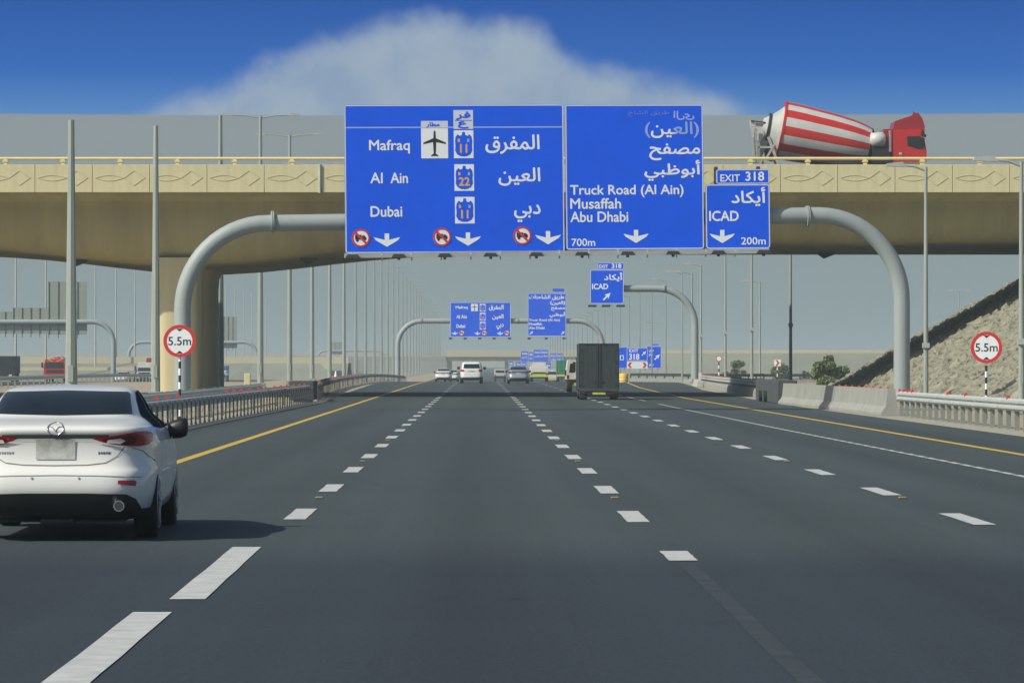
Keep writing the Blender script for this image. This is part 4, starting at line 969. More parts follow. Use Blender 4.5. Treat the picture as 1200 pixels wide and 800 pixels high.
def wheel(parent, x, y, r, w, sg, detail=True):
    o = MB(); k = [(-.5, .86), (-.5, .93), (-.42, .985), (-.3, 1.0), (.3, 1.0), (.42, .985), (.5, .93), (.5, .86)]
    o.tube([(sg * a * w, 0, 0) for a, b in k], [r * b for a, b in k], 28); t = o.build('wheel', 'tyre', parent, (x, y, r))
    if detail:
        m = MB(); m.tube([(sg * w * .40, 0, 0), (sg * w * .47, 0, 0)], [r * .66, r * .70], 28, smooth=False)
        m.build('rim_back', 'dark_metal', t)
        m = MB(); m.tube([(sg * w * .46, 0, 0), (sg * w * .53, 0, 0)], r * .17, 14)
        for i in range(5):
            a = 2 * math.pi * i / 5
            for da in (-.16, .16): m.bar((sg * w * .5, .1 * r * math.cos(a), .1 * r * math.sin(a)), (sg * w * .5, .68 * r * math.cos(a + da), .68 * r * math.sin(a + da)), .028, .035)
        k_ = [(r * .66, .44), (r * .72, .53), (r * .74, .50), (r * .70, .44)]
        n = 28; vs = [(sg * w * b, a * math.cos(2 * math.pi * j / n), a * math.sin(2 * math.pi * j / n)) for a, b in k_ for j in range(n)]
        m.add(vs, [(i * n + j, i * n + (j + 1) % n, (i + 1) * n + (j + 1) % n, (i + 1) * n + j) for i in range(3) for j in range(n)], 0, True)
        m.build('rim', 'rim', t)
    else:
        MB().tube([(sg * w * .46, 0, 0), (sg * w * .52, 0, 0)], r * .6, 12).build('rim', 'rim', t)
    return t

SEDAN = [(.20, .30, 4.60, .76), (.235, .16, 4.72, .83), (.30, .08, 4.80, .875), (.38, .035, 4.85, .90), (.48, .0, 4.87, .915), (.57, .005, 4.87, .920), (.64, .03, 4.86, .922), (.70, .085, 4.84, .920),
         (.78, .115, 4.75, .918), (.88, .125, 4.40, .912), (.96, .115, 4.0, .90), (1.02, .085, 3.80, .882), (1.06, .095, 3.70, .862), (1.09, .16, 3.6, .835), (1.12, .36, 3.48, .80), (1.155, .62, 3.35, .762),
         (1.21, .76, 3.22, .725), (1.28, .93, 3.06, .695), (1.345, 1.12, 2.88, .66), (1.395, 1.32, 2.70, .625), (1.425, 1.52, 2.52, .575), (1.442, 1.75, 2.35, .48), (1.45, 1.9, 2.2, .30)]
def make_sedan(name, label, cat, loc, paint='car_white', full=True, group=None, rz=0, sc=(1, 1, 1)):
    o = thing(name, label, cat, loc, rz, group); o.scale = sc
    W_ = (1.0, 3.83); wr = .335
    body, bvh = car_body(SEDAN, 4 if full else 2, 96 if full else 48, lambda z: 6.2 if z < 1.07 else 4.6, W_, wr, .92, paint, o)
    win = [(-.655, 1.20), (-.66, 1.185), (0, 1.172), (.66, 1.185), (.655, 1.20), (.605, 1.372), (.585, 1.388), (0, 1.402), (-.585, 1.388), (-.605, 1.372)]
    patch(bvh, win, 'rear', 'rear_window', 'glass_dark', o, .007)
    for sd in ('right', 'left'):
        patch(bvh, [(1.02, 1.06), (1.14, 1.16), (1.45, 1.32), (1.75, 1.385), (2.30, 1.40), (2.62, 1.375), (3.02, 1.20), (3.28, 1.06), (3.2, 1.045), (2.0, 1.03)], sd, 'side_window', 'glass_side', o, .006)
        if full:
            patch(bvh, [(1.96, 1.03), (2.04, 1.03), (2.02, 1.40), (1.94, 1.40)], sd, 'window_pillar', 'black_plastic', o, .010)
            for y in (1.42, 2.0, 3.05): patch(bvh, [(y, .40), (y + .012, .40), (y + .02, 1.02), (y + .008, 1.02)], sd, 'door_gap', 'seam_line', o, .004)
            for y in (1.62, 2.62): patch(bvh, [(y, .90), (y + .22, .90), (y + .22, .93), (y, .93)], sd, 'door_handle', paint, o, .03)
        patch(bvh, [(.20, .89), (.30, .89), (.42, .935), (.34, .99), (.20, 1.015)], sd, 'tail_lamp_side', 'tail_red', o, .005)
    patch(bvh, mir([(a, b) for a, b in [(-.66, 1.24)]]) and [(-.64, 1.1), (.64, 1.1), (.58, 1.34), (-.58, 1.34)], 'front', 'windscreen', 'glass_dark', o, .006)
    # tail lamps: red shell, dark inner area, clear block
    lamp = [(.345, .972), (.39, .95), (.45, .928), (.52, .912), (.60, .900), (.70, .892), (.78, .892), (.84, .905), (.862, .93), (.87, .97), (.86, 1.01), (.82, 1.027), (.74, 1.025), (.65, 1.013), (.55, 1.0), (.45, .988)]
    for f in (lamp, mir(lamp)): patch(bvh, f, 'rear', 'tail_lamp', 'tail_red', o, .020, .02)
    for sg in (1, -1):
        f = (lambda p: p if sg > 0 else mir(p))
        patch(bvh, f([(.43, .952), (.48, .928), (.56, .912), (.66, .906), (.72, .914), (.735, .95), (.72, .985), (.68, .997), (.58, .985), (.48, .968)]), 'rear', 'tail_lamp_inner', 'tail_dark', o, .023, .02)
        patch(bvh, f([(.475, .925), (.60, .915), (.645, .945), (.60, .975), (.49, .955)]), 'rear', 'reversing_lamp', 'tail_clear', o, .026, .02)
        patch(bvh, f([(.585, .538), (.745, .520), (.752, .558), (.735, .572), (.59, .572)]), 'rear', 'bumper_reflector', 'tail_red', o, .010, .04)
    patch(bvh, [(-.50, .985), (-.34, .968), (.34, .968), (.50, .985), (.50, 1.003), (.34, 1.006), (-.34, 1.006), (-.50, 1.003)], 'rear', 'boot_strip', 'dark_strip', o, .012, .05)
    patch(bvh, [(-.185, .765), (.185, .765), (.185, .955), (-.185, .955)], 'rear', 'number_plate', 'plate_grey', o, .009, .06)
    # black lower bumper
    low = [(-.80, .20), (.80, .20), (.79, .30), (.745, .40), (.66, .445), (.30, .455), (-.30, .455), (-.66, .445), (-.745, .40), (-.79, .30)]
    patch(bvh, low, 'rear', 'lower_bumper', 'black_plastic', o, .008, .06)
    if full:
        def line(pts, w=.008, nm='boot_seam', m='seam_line', off=.005):
            pl = []; 
            for i, p in enumerate(pts):
                a = Vector(pts[max(i - 1, 0)]); b = Vector(pts[min(i + 1, len(pts) - 1)]); d = (b - a).normalized(); n_ = Vector((-d.y, d.x)) * w / 2
                pl.append((Vector(p) + n_, Vector(p) - n_))
            return patch(bvh, [tuple(a) for a, b in pl] + [tuple(b) for a, b in reversed(pl)], 'rear', nm, m, o, off, .05)
        sm_ = [(-.64, .885), (-.58, .80), (-.47, .735), (-.30, .715), (0, .71), (.30, .715), (.47, .735), (.58, .80), (.64, .885)]
        line(sm_)
        line([(-.80, .60), (-.4, .615), (0, .62), (.4, .615), (.80, .60)], .006, 'bumper_crease')
        line([(-.895, .74), (-.80, .845), (-.70, .88)], .006); line([(.895, .74), (.80, .845), (.70, .88)], .006)
        # badge: ring with a winged mark, model lettering
        def badge(pts, nm='badge', w=.010): line(pts, w, nm, 'chrome', .020)
        ring = [(.075 * math.cos(2 * math.pi * i / 24), 1.055 + .058 * math.sin(2 * math.pi * i / 24)) for i in range(25)]
        bm_ = MB(); pth = []
        for a, b in ring:
            loc, nrm, i, d = bvh.ray_cast(Vector((a, -3, b)), Vector((0, 1, 0))); pth.append(loc - Vector((0, .006, 0)) if loc else Vector((a, .1, b)))
        bm_.tube(pth, .007, 6, caps=False); bd = bm_.build('badge', 'chrome', o)
        bm_ = MB(); pth = []
        for a, b in [(-.062, 1.075), (-.03, 1.07), (0, 1.035), (.03, 1.07), (.062, 1.075)]:
            loc, nrm, i, d = bvh.ray_cast(Vector((a, -3, b)), Vector((0, 1, 0))); pth.append(loc - Vector((0, .007, 0)))
        bm_.tube(pth, .006, 6); bm_.build('badge_wings', 'chrome', bd)
        for xs0, nl_ in ((-.53, 6), (.40, 5)):                              # small chrome letters left and right of the plate
            bm_ = MB()
            for k_ in range(nl_):
                a = xs0 + .024 * k_; yy = bvh.ray_cast(Vector((a + .0083, -3, .8267)), Vector((0, 1, 0)))[0]
                yy = yy.y if yy else .11
                for q in ((0, .004, .815, .838), (.012, .016, .815, .838), (0, .016, .834, .838)) if k_ % 2 else ((0, .016, .815, .819), (0, .016, .825, .829), (0, .004, .815, .838), (0, .016, .834, .838)):
                    bm_.box(a + q[0], a + q[1], yy - .004, yy + .01, q[2], q[3])
            tag(bm_.build('boot_lettering', 'chrome' if xs0 < 0 else 'dark_strip', o), kind='stuff')
        for sg in (1, -1):
            MB().tube([(sg * .60, .0, .335), (sg * .60, .22, .335)], .052, 20).build('exhaust_pipe', 'chrome', o)
            MB().tube([(sg * .60, -.003, .335), (sg * .60, .0, .335)], .040, 20).build('exhaust_bore', 'dark_metal', o)
        MB().box(-.16, .16, .25, .5, .155, .22, bev=.02).build('silencer', 'dark_metal', o)
        0 and MB().tube([(0, 1.45, 1.445), (0, 1.35, 1.475), (0, 1.28, 1.485), (0, 1.25, 1.44)], [.03, .03, .02, .012], 8).build('roof_antenna', paint, o)
        for i in range(2): a = -.22 + .44 * i; MB().tube([(a, -.001, .60), (a, .03, .60)], .011, 8).build('parking_sensor', 'car_white', o)
        MB().box(-.62, .62, .35, 4.5, .17, .24).build('underbody', 'black_plastic', o)
    for sg in (1, -1):
        mm = MB(); ks = [(-.10, .03), (-.095, .075), (-.05, .09), (0.03, .10), (.085, .09), (.10, .04)]
        vs = []; n = 14
        for t, r_ in ks:
            for j in range(n):
                a = 2 * math.pi * j / n; vs.append((sg * (.985 + 1.0 * t), 2.98 + r_ * .9 * math.cos(a), 1.01 + 1.02 * r_ * math.copysign(abs(math.sin(a)) ** .6, math.sin(a)) + t * .2))
        mm.add(vs, [(i * n + j, i * n + (j + 1) % n, (i + 1) * n + (j + 1) % n, (i + 1) * n + j) for i in range(len(ks) - 1) for j in range(n)], 0, True)
        mm.add(vs[:n], [list(range(n))]); mm.add(vs[-n:], [list(range(n))])
        mm.bar((sg * .86, 3.0, 1.0), (sg * .96, 2.98, .985), .05, .04)
        mm.build('wing_mirror', 'black_plastic', o)
    for wy in W_:
        for sg in (-1, 1): wheel(o, sg * .80, wy, wr, .225, sg, full)
    return o
SEDX, SEDD = -3.975, 36.75
make_sedan('sedan_car', 'large white sedan in the left lane, cut by the left picture edge', 'car', (SEDX, SEDD, 0.004), rz=R(1.1))
make_sedan('sedan_car', 'silver sedan driving ahead in the third lane, left of the white and yellow truck', 'car', (3.28, 328, zg(328)), 'car_silver', False, group='cars driving ahead')
make_sedan('sedan_car', 'white car at far left of the cars ahead, left of the white off-roader', 'car', (-3.95, 432, zg(432) + .02), 'car_white', False, group='cars driving ahead')
make_sedan('sedan_car', 'white car partly hidden between the leftmost white car and the off-roader', 'car', (-3.35, 472, zg(472) + .05), 'car_white', False, group='cars driving ahead')
make_sedan('sedan_car', 'small white car on the opposite carriageway left of the white lorry', 'car', (at(142, 0, 500)[0], 505, zg(500)), 'car_white', False, rz=math.pi)

SUV = [(.34, .30, 4.6, .80), (.40, .10, 4.75, .88), (.50, .02, 4.85, .93), (.62, .0, 4.88, .95), (.75, .03, 4.88, .96), (.90, .08, 4.86, .965), (1.02, .09, 4.7, .96), (1.12, .10, 4.0, .95), (1.18, .11, 3.75, .93),
       (1.30, .16, 3.55, .88), (1.50, .25, 3.25, .84), (1.66, .35, 3.0, .80), (1.76, .45, 2.8, .76), (1.81, .6, 2.6, .68), (1.835, .9, 2.4, .5), (1.84, 1.2, 2.2, .3)]
def make_suv(label, loc):
    o = thing('off_roader', label, 'car', loc, 0, 'cars driving ahead'); W_ = (1.05, 3.85)
    body, bvh = car_body(SUV, 3, 64, lambda z: 7, W_, .40, .96, 'car_white', o)
    patch(bvh, [(-.70, 1.27), (.70, 1.27), (.62, 1.64), (-.62, 1.64)], 'rear', 'rear_window', 'glass_dark', o, .008)
    for sd in ('right', 'left'): patch(bvh, [(.5, 1.24), (3.3, 1.22), (2.9, 1.62), (.7, 1.64)], sd, 'side_window', 'glass_side', o, .008)
    for sg in (1, -1):
        f = (lambda p: p if sg > 0 else mir(p))
        patch(bvh, f([(.60, 1.0), (.93, 1.0), (.93, 1.22), (.62, 1.20)]), 'rear', 'tail_lamp', 'tail_red', o, .01)
        MB().box(sg * 1.10 - .11, sg * 1.10 + .11, 3.0, 3.12, 1.18, 1.42, bev=.03).build('wing_mirror', 'black_plastic', o)
        MB().tube([(sg * .66, .8, 1.86), (sg * .66, 2.6, 1.87)], .025, 6).build('roof_rail', 'dark_metal', o)
    patch(bvh, [(-.28, .98), (.28, .98), (.28, 1.09), (-.28, 1.09)], 'rear', 'number_plate', 'plate_grey', o, .012)
    patch(bvh, [(-.82, .36), (.82, .36), (.88, .50), (-.88, .50)], 'rear', 'lower_bumper', 'black_plastic', o, .01)
    patch(bvh, [(-.80, .76), (.80, .76), (.80, .79), (-.80, .79)], 'rear', 'bumper_crease', 'seam_line', o, .01)
    MB().box(-.6, .6, .4, 4.4, .28, .36).build('underbody', 'black_plastic', o)
    for wy in W_:
        for sg in (-1, 1): wheel(o, sg * .81, wy, .40, .28, sg, False)
    return o
make_suv('white off-roader driving ahead in the second lane, tallest of the cars ahead', (at(552.5, 0, 329)[0], 329, 0))

# ---------------------------------------------------------------- trucks
def axle(o, w, y, r, tw=.22, dual=False):
    for sg in (-1, 1):
        wheel(o, sg * (w / 2 - tw / 2), y, r, tw, sg, False)
# black box truck
t = thing('box_truck', 'black box truck seen from behind in the right lane, largest truck ahead', 'truck', (at(702, 0, 181)[0], 181, 0))
w2, z0, z1 = .925, .46, 2.60
MB().box(-w2, w2, .02, 4.2, z0, z1, bev=.012).build('cargo_box', 'truck_box', t)
for sg in (-1, 1):
    dr = MB().box(.0, sg * (w2 - .05), -.025, .018, z0 + .06, z1 - .07).build('rear_door', 'truck_box', t)
    for k in range(4):
        x = sg * (.14 + .2 * k); MB().box(x - .012, x + .012, -.034, -.026, z0 + .12, z1 - .14).build('door_rib', 'truck_box', dr)
    MB().tube([(sg * .06, -.05, z0 + .1), (sg * .06, -.05, z1 - .1)], .016, 6).build('lock_rod', 'truck_dark', dr)
    for k in range(4): z = z0 + .2 + k * .53; MB().box(sg * (w2 - .16), sg * (w2 - .01), -.045, -.01, z, z + .07).build('hinge', 'truck_dark', dr)
    MB().box(sg * .02, sg * .22, -.06, -.03, z0 + .34, z0 + .42).build('door_handle', 'truck_dark', dr)
    MB().box(sg * (w2 - .035), sg * w2, -.03, .02, z0, z1).build('corner_post', 'truck_dark', t)
    MB().box(sg * .60, sg * .84, -.05, .0, .30, .40).build('tail_lamp', 'tail_dark', t)
    MB().box(sg * .56, sg * .90, .55, .58, .10, .46).build('mudflap', 'truck_dark', t)
    MB().box(sg * .96, sg * 1.10, 4.9, 5.0, 1.3, 1.75).build('wing_mirror', 'black_plastic', t)
MB().box(-w2, w2, -.035, .03, z1 - .07, z1 + .005).build('roof_rail', 'truck_dark', t)
MB().box(-w2, w2, -.06, .03, z0 - .05, z0 + .06).build('sill', 'dark_strip', t)
for k in range(5): MB().box(-.62 + .28 * k, -.50 + .28 * k, -.065, -.03, z1 - .06, z1 - .03).build('marker_lamp', 'tail_dark', t)
MB().box(-.86, .86, -.02, .06, .27, .42).build('bumper', 'truck_dark', t)
MB().box(-.30, .30, -.045, -.02, .25, .345).build('number_plate', 'plate_yellow', t)
MB().box(-.40, .40, .1, 4.9, .30, .46).build('chassis', 'truck_dark', t)
MB().box(-.92, .92, 4.3, 5.7, .40, 2.0, bev=.08).build('cab', 'truck_dark', t)
axle(t, 1.78, 1.0, .36, .36); axle(t, 1.76, 4.9, .36, .2)

# white van to its left
t = thing('crew_truck', 'white cab truck with dark side window, half hidden left of the black box truck', 'truck', (at(664, 0, 231)[0] + .93, 231, 0))
mb = MB(); mb.prism([(-.93, .75), (.93, .75), (.93, 1.25), (.84, 1.86), (.78, 1.90), (-.78, 1.90), (-.84, 1.86), (-.93, 1.25)], 0, 3.6); mb.build('body', 'truck_white', t)
for sg in (-1, 1):
    MB().add([(sg * .79, -.01, 1.15), (sg * .44, -.01, 1.15), (sg * .44, -.01, 1.68), (sg * .72, -.01, 1.68)], [(0, 1, 2, 3)]).build('rear_window', 'glass_dark', t)
    MB().box(sg * .38, sg * .42, -.03, 0, .8, 1.8).build('door_post', 'truck_white', t)
    MB().box(sg * .93, sg * 1.02, .6, .75, .95, 1.3).build('wing_mirror', 'black_plastic', t)
    MB().box(sg * .80, sg * .92, -.02, .02, .80, 1.0).build('tail_lamp', 'tail_red', t)
MB().add([(-.42, -.012, 1.2), (.36, -.012, 1.2), (.36, -.012, 1.66), (-.42, -.012, 1.66)], [(0, 1, 2, 3)]).build('rear_window', 'glass_dark', t)
MB().box(-.80, .80, -.02, .2, .44, .74).build('chassis', 'truck_dark', t)
MB().box(-.50, .70, -.08, -.03, .38, .54).build('hazard_board', 'lime', t)
axle(t, 1.8, .7, .36, .3); axle(t, 1.8, 3.0, .36, .2)

def small_truck(name, label, X, D, w, h, zc, body, lower, cat='truck', length=5.0, extra=None, front=False, rz=0):
    t = thing(name, label, cat, (X, D, zg(D)), rz)
    MB().box(-w / 2, w / 2, 0, length, zc, h, bev=.05).build('cargo_box', body, t)
    MB().box(-w / 2 - .02, w / 2 + .02, -.04, .1, zc - .22, zc - .02).build('bumper', lower, t)
    MB().box(-w / 2 * .8, w / 2 * .8, 0, length, zc - .35, zc - .01).build('chassis', 'truck_dark', t)
    MB().box(-w * .38, w * .38, -.02, 0, zc + (h - zc) * .5, h - .18).build('rear_window', 'glass_dark', t) if not extra else extra(t)
    for sg in (-1, 1): MB().box(sg * w * .36, sg * w * .48, -.03, 0, zc + .02, zc + .2).build('tail_lamp', 'tail_red', t)
    axle(t, w, .8, .4, .28); axle(t, w, length - .8, .4, .28)
    return t
def ex1(t):
    MB().box(-.75, .75, -.02, 0, 1.0, 1.28).build('tailgate', 'truck_white', t); MB().box(-.7, .7, -.03, -.02, .62, .78).build('hazard_board', 'lime', t)
    MB().box(-.72, .72, 1.2, 2.6, 1.55, 1.95, bev=.05).build('load', 'drum_white', t); MB().box(-.66, .66, -.02, .0, .80, .95).build('dark_panel', 'truck_dark', t)
small_truck('pickup_truck', 'white truck with yellow stripe right of the silver sedan', at(632, 0, 402)[0], 402, 1.85, 1.55, .70, 'truck_white', 'lime', extra=ex1)
small_truck('delivery_van', 'white and yellow van between the white truck and the green truck', at(647.5, 0, 540)[0], 540, 1.7, 1.75, .62, 'truck_white', 'taxi_yellow', 'van')
def ex2(t):
    for k in range(5): MB().box(-1.0 + .45 * k, -.96 + .45 * k, -.04, .0, .85, 2.7).build('side_rib', 'truck_green', t)
    MB().box(-.9, .9, -.06, -.03, .62, .86).build('hazard_board', 'lime', t)
small_truck('green_truck', 'green box truck with yellow rear strip behind the white cab truck', at(660, 0, 445)[0] + .25, 445, 1.9, 2.45, .85, 'truck_green', 'lime', extra=ex2)
small_truck('beige_truck', 'tiny pale truck far ahead between the off-roader and the silver sedan', at(586, 0, 600)[0], 600, 1.75, 2.05, 1.0, 'drum_white', 'truck_dark')
small_truck('flatbed_truck', 'tiny pale truck far ahead just right of the delivery van', at(653, 0, 700)[0], 700, 2.0, 2.0, .9, 'drum_white', 'truck_dark')

# oncoming trucks on the opposite carriageway (fronts face the camera)
def oncoming(name, label, px, D, w, h, body, length=6.5, mixer=False, cargo=None, hood=.9):
    t = thing(name, label, 'truck', (at(px, 0, D)[0], D, zg(D)))
    mb = MB(); mb.prism([(-w / 2, .5), (w / 2, .5), (w / 2, 1.6), (w / 2 - .12, h - .1), (w / 2 - .22, h), (-w / 2 + .22, h), (-w / 2 + .12, h - .1), (-w / 2, 1.6)], 0, 1.9); mb.build('cab', body, t)
    MB().add([(-w / 2 + .16, -.02, 1.45), (w / 2 - .16, -.02, 1.45), (w / 2 - .22, -.02, h - .35), (-w / 2 + .22, -.02, h - .35)], [(0, 1, 2, 3)]).build('windscreen', 'glass_side', t)
    MB().box(-w / 2 + .25, w / 2 - .25, -.04, 0, .95, 1.3).build('grille', 'truck_dark', t)
    MB().box(-w / 2, w / 2, -.12, .1, .40, .72).build('bumper', 'truck_dark' if cargo else body, t)
    for sg in (-1, 1):
        MB().box(sg * (w / 2 - .4), sg * (w / 2 - .08), -.14, -.1, .56, .74).build('headlight', 'tail_clear', t)
        MB().box(sg * (w / 2 + .05), sg * (w / 2 + .25), -.1, .0, 1.5, 2.1).build('wing_mirror', 'truck_dark', t)
    MB().box(-.5, .5, .2, length, .45, .8).build('chassis', 'truck_dark', t)
    axle(t, w, .9, .48, .3); axle(t, w, length - 1.2, .48, .5)
    if mixer:
        rr_ = [.8, 1.0, 1.1, 1.12, .95, .6]; mm = MB(); mm.tube([(0, 2.0 + .85 * i, 1.55 + .06 * i) for i in range(6)], rr_, 20)
        for i, f in enumerate(mm.f): mm.mi[i] = 1 if (i // 2) % 3 == 0 else 0
        mm.build('mixer_drum', ['truck_red', 'drum_white'], t)
        for sg in (-1, 1): MB().add([(sg * .1, -.03, h - .28), (sg * .6, -.03, h - .02), (sg * .85, -.03, h - .02), (sg * .3, -.03, h - .28)], [(0, 1, 2, 3)]).build('visor_stripe', 'barrel_yellow', t)
    elif cargo: MB().box(-w / 2, w / 2, 2.1, length, .85, h + .3, bev=.05).build('cargo_box', cargo, t)
    return t
oncoming('mixer_truck', 'red oncoming mixer truck on the opposite carriageway, right of the dark lorry', 64, 425, 2.35, 2.45, 'truck_red', mixer=True)
oncoming('lorry', 'dark oncoming lorry cut off by the left edge of the picture', 2, 405, 2.3, 2.35, 'truck_dark', cargo='truck_dark')
oncoming('lorry', 'white oncoming lorry just left of the bridge pier', 169, 495, 1.95, 2.25, 'truck_white', cargo='drum_white')
oncoming('lorry', 'narrow red oncoming lorry glimpsed behind the white one by the pier', 178.5, 560, 2.0, 3.3, 'truck_red_deep', cargo='truck_red_deep')
t = oncoming('lorry', 'blue oncoming lorry right of the bridge pier behind the lamp posts', 258, 640, 2.1, 2.3, 'truck_blue', cargo='truck_blue')
make_sedan('sedan_car', 'white car in front of the blue lorry right of the bridge pier', 'car', (at(268, 0, 600)[0], 600, zg(600) + .7), 'car_white', False, rz=math.pi / 2 + .2)
t = thing('traffic_cone', 'tiny white plate on the opposite side of the median between two lamp posts', 'cone', (at(393.5, 0, 420)[0], 420, 0))
MB().tube([(0, 0, 0), (0, 0, .9)], [.22, .06], 10).build('cone_body', 'sign_white', t)

# ---------------------------------------------------------------- mixer truck on the bridge
TZ, TD = 10.3, 197.0
t = thing('mixer_truck', 'red mixer truck with red and white striped drum driving right on the bridge', 'truck', (0, TD, TZ))
def tp(px, py, y=0.0): a = at(px, py, TD); return (a[0], y, a[1] - TZ)
cabp = [(1047, 186), (1084.5, 186), (1085, 168), (1082.5, 157), (1080, 150), (1046, 150), (1046, 158)]
mb = MB(); mb.prism([(tp(*q)[0], tp(*q)[2]) for q in [(1046.5, 190), (1085.5, 190), (1085.5, 178), (1083.5, 166), (1080.5, 158), (1079.5, 152), (1046.5, 152)]], -.15, 2.25); mb.build('cab', 'truck_red', t)
mb = MB()
a_ = [(tp(*q)[0], tp(*q)[2]) for q in [(1046.5, 152), (1080, 152), (1083.5, 158), (1083.8, 148), (1081, 139), (1076, 132), (1070, 135), (1058, 139), (1049, 142)]]
mb.prism(a_, .0, 2.1); mb.build('roof_fairing', 'truck_red_deep', t)
mb = MB(); mb.prism([(tp(*q)[0], tp(*q)[2]) for q in [(1072, 133.5), (1073, 129.5), (1076, 131), (1078, 134)]], .9, 1.2); mb.build('roof_horn', 'truck_red_deep', t)
mb = MB(); mb.prism([(tp(*q)[0], tp(*q)[2]) for q in [(1062.5, 160), (1078, 160), (1081, 175), (1075, 174.5), (1063, 171)]], -.17, -.14); mb.build('side_window', 'glass_side', t)
mb = MB(); mb.prism([(tp(*q)[0], tp(*q)[2]) for q in [(1079, 155), (1085, 158.5), (1084.5, 161), (1079, 159)]], -.3, .1); mb.build('sun_visor', 'truck_dark', t)
mb = MB(); mb.box(tp(1079, 0)[0], tp(1082.5, 0)[0], -.42, -.2, tp(0, 171)[2], tp(0, 162)[2]); mb.build('wing_mirror', 'black_plastic', t)
mb = MB(); mb.box(tp(1058.5, 0)[0], tp(1058.9, 0)[0], -.156, -.148, tp(0, 188)[2], tp(0, 157)[2]); mb.build('door_gap', 'truck_red_deep', t)
mb = MB(); mb.box(tp(1053, 0)[0], tp(1056.5, 0)[0], -.16, -.15, tp(0, 181.5)[2], tp(0, 179)[2]); mb.build('door_mark', 'drum_white', t)
# drum: axis from the rear (left, high) to the front (right, low)
A_ = Vector(tp(917, 151, 1.05)); B_ = Vector(tp(1020, 171, 1.05)); ax = (B_ - A_).normalized(); Lm = (B_ - A_).length
u = Vector((0, 1, 0)); v_ = ax.cross(u).normalized()
prof = [(0, 1.47), (.08, 1.475), (.2, 1.46), (.35, 1.41), (.5, 1.37), (.65, 1.31), (.8, 1.22), (.92, 1.10), (1.0, .98)]
mb = MB(); n = 60; vs = []
for tt, r_ in prof:
    for j in range(n): a = 2 * math.pi * j / n; vs.append(A_ + ax * Lm * tt + (u * math.cos(a) + v_ * math.sin(a)) * r_)
for i in range(len(prof) - 1):
    for j in range(n): 
        mb.f.append([i * n + j, i * n + (j + 1) % n, (i + 1) * n + (j + 1) % n, (i + 1) * n + j]); mb.mi.append(1 if (j + 1) % 6 < 3 else 0); mb.sm.append(True)
mb.v = [tuple(q) for q in vs]; dr = mb.build('mixer_drum', ['drum_white', 'truck_red'], t)
MB().tube([A_ - ax * .05, A_ + ax * .06], 1.50, 48, smooth=False).build('drum_band', 'truck_red', dr)
MB().tube([B_ - ax * .02, B_ + ax * .06, B_ + ax * .35], [.99, .96, .5], 28).build('drum_nose', 'dark_metal', dr)
R0 = A_ - ax * 1.15 + v_ * 0
MB().tube([A_ - ax * .03, A_ - ax * .25, A_ - ax * .6, A_ - ax * .95], [1.22, .98, .66, .42], 36).build('drum_rear_cone', 'drum_dusty', dr)
MB().tube([A_ - ax * .60, A_ - ax * .72], [.74, .74], 30, smooth=False).build('drum_ring', 'dark_metal', dr)
# hopper, chute and rear frame
mb = MB(); mb.prism([(tp(*q)[0], tp(*q)[2]) for q in [(880, 140), (897, 143), (900, 152), (892, 166), (884, 160)]], .7, 1.4); mb.build('hopper', 'drum_white', t)
mb = MB(); mb.bar(tp(882, 141, .6), tp(898, 143, .6), .07); mb.bar(tp(882, 141, 1.5), tp(898, 143, 1.5), .07); mb.bar(tp(882, 141, .6), tp(882, 141, 1.5), .07); mb.build('hopper_rim', 'dark_metal', t)
mb = MB(); mb.prism([(tp(*q)[0], tp(*q)[2]) for q in [(884, 163), (897, 158), (903, 163), (891, 190), (884, 190)]], .75, 1.35); mb.build('chute', 'grey_concrete', t)
for q0, q1, y in (((901, 160), (912, 190), .45), ((901, 160), (912, 190), 1.65), ((912, 162), (896, 190), .45), ((912, 162), (896, 190), 1.65), ((886, 150), (886, 190), .5), ((889, 172), (912, 172), .5)):
    mb = MB(); mb.bar(tp(*q0, y), tp(*q1, y), .13, .1); mb.build('support_frame', 'galvanised', t)
mb = MB(); mb.prism([(tp(*q)[0], tp(*q)[2]) for q in [(896, 165), (903, 160), (910, 178), (907, 188), (899, 186)]], .8, 1.3); mb.build('drive_cover', 'dark_metal', t)
for q0, q1 in (((881, 143), (884, 190)), ((885, 143), (888, 190))):
    mb = MB(); mb.bar(tp(*q0, .35), tp(*q1, .35), .05); mb.build('ladder_rail', 'galvanised', t)
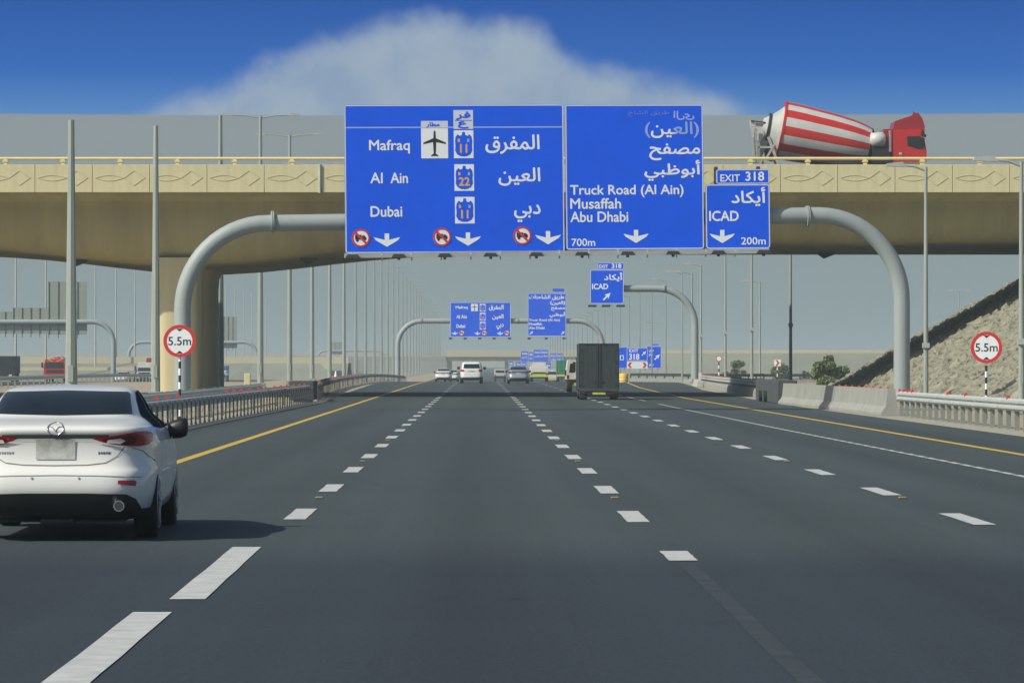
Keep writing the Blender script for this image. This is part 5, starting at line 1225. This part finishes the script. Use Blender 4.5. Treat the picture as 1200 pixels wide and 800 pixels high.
for k in range(6):
    mb = MB(); mb.bar(tp(882, 148 + 7 * k, .35), tp(887, 148 + 7 * k, .35), .04); mb.build('ladder_rung', 'galvanised', t)
# water tank, engine area, chassis, wheels
MB().tube([tp(1020, 164, .25), tp(1022, 164, .25), tp(1035, 163, .25), tp(1038, 163, .25)], [.22, .36, .38, .22], 20).build('water_tank', 'drum_white', t)
mb = MB(); mb.box(tp(1022, 0)[0], tp(1045, 0)[0], .1, 2.0, tp(0, 191)[2], tp(0, 172)[2]); mb.build('engine_housing', 'truck_dark', t)
mb = MB(); mb.box(tp(1036, 0)[0], tp(1046, 0)[0], .3, 1.9, tp(0, 176)[2], tp(0, 151)[2]); mb.build('cab_rear_panel', 'truck_red_deep', t)
mb = MB(); mb.tube([tp(1043.5, 178, .05), tp(1043.5, 153, .05)], .09, 10); mb.build('exhaust_stack', 'chrome', t)
mb = MB(); mb.box(tp(884, 0)[0], tp(1050, 0)[0], .5, 1.6, .72, 1.02); mb.build('chassis', 'truck_dark', t)
for px in (905, 938, 1063):
    for y in (.12, 1.98):
        c = tp(px, 0)[0]; mb = MB(); mb.tube([(c, y - .18, .52), (c, y + .18, .52)], .52, 24); w_ = mb.build('wheel', 'tyre', t)
        MB().tube([(c, y - .20, .52), (c, y - .18, .52)], .28, 16).build('rim', 'rim', w_)
mb = MB(); mb.box(tp(920, 0)[0], tp(1010, 0)[0], -.02, .06, .78, .98); mb.build('side_guard', 'truck_red', t)

# ---------------------------------------------------------------- dusty air
mb = MB(); mb.box(-4400, 4400, -50, 5900, -4.2, 26.5)
hz = bpy.data.materials.new('dusty_air'); hz.use_nodes = True; hn = hz.node_tree; hn.nodes.clear()
pv = hn.nodes.new('ShaderNodeVolumePrincipled'); pv.inputs['Color'].default_value = (0.66, 0.80, 0.83, 1); pv.inputs['Density'].default_value = 0.00042; pv.inputs['Anisotropy'].default_value = 0.0
ho = hn.nodes.new('ShaderNodeOutputMaterial'); hn.links.new(pv.outputs[0], ho.inputs['Volume']); M['dusty_air'] = hz
tag(mb.build('haze', 'dusty_air'), kind='stuff')
# the crest's small height change keeps every sheet of road above the ground
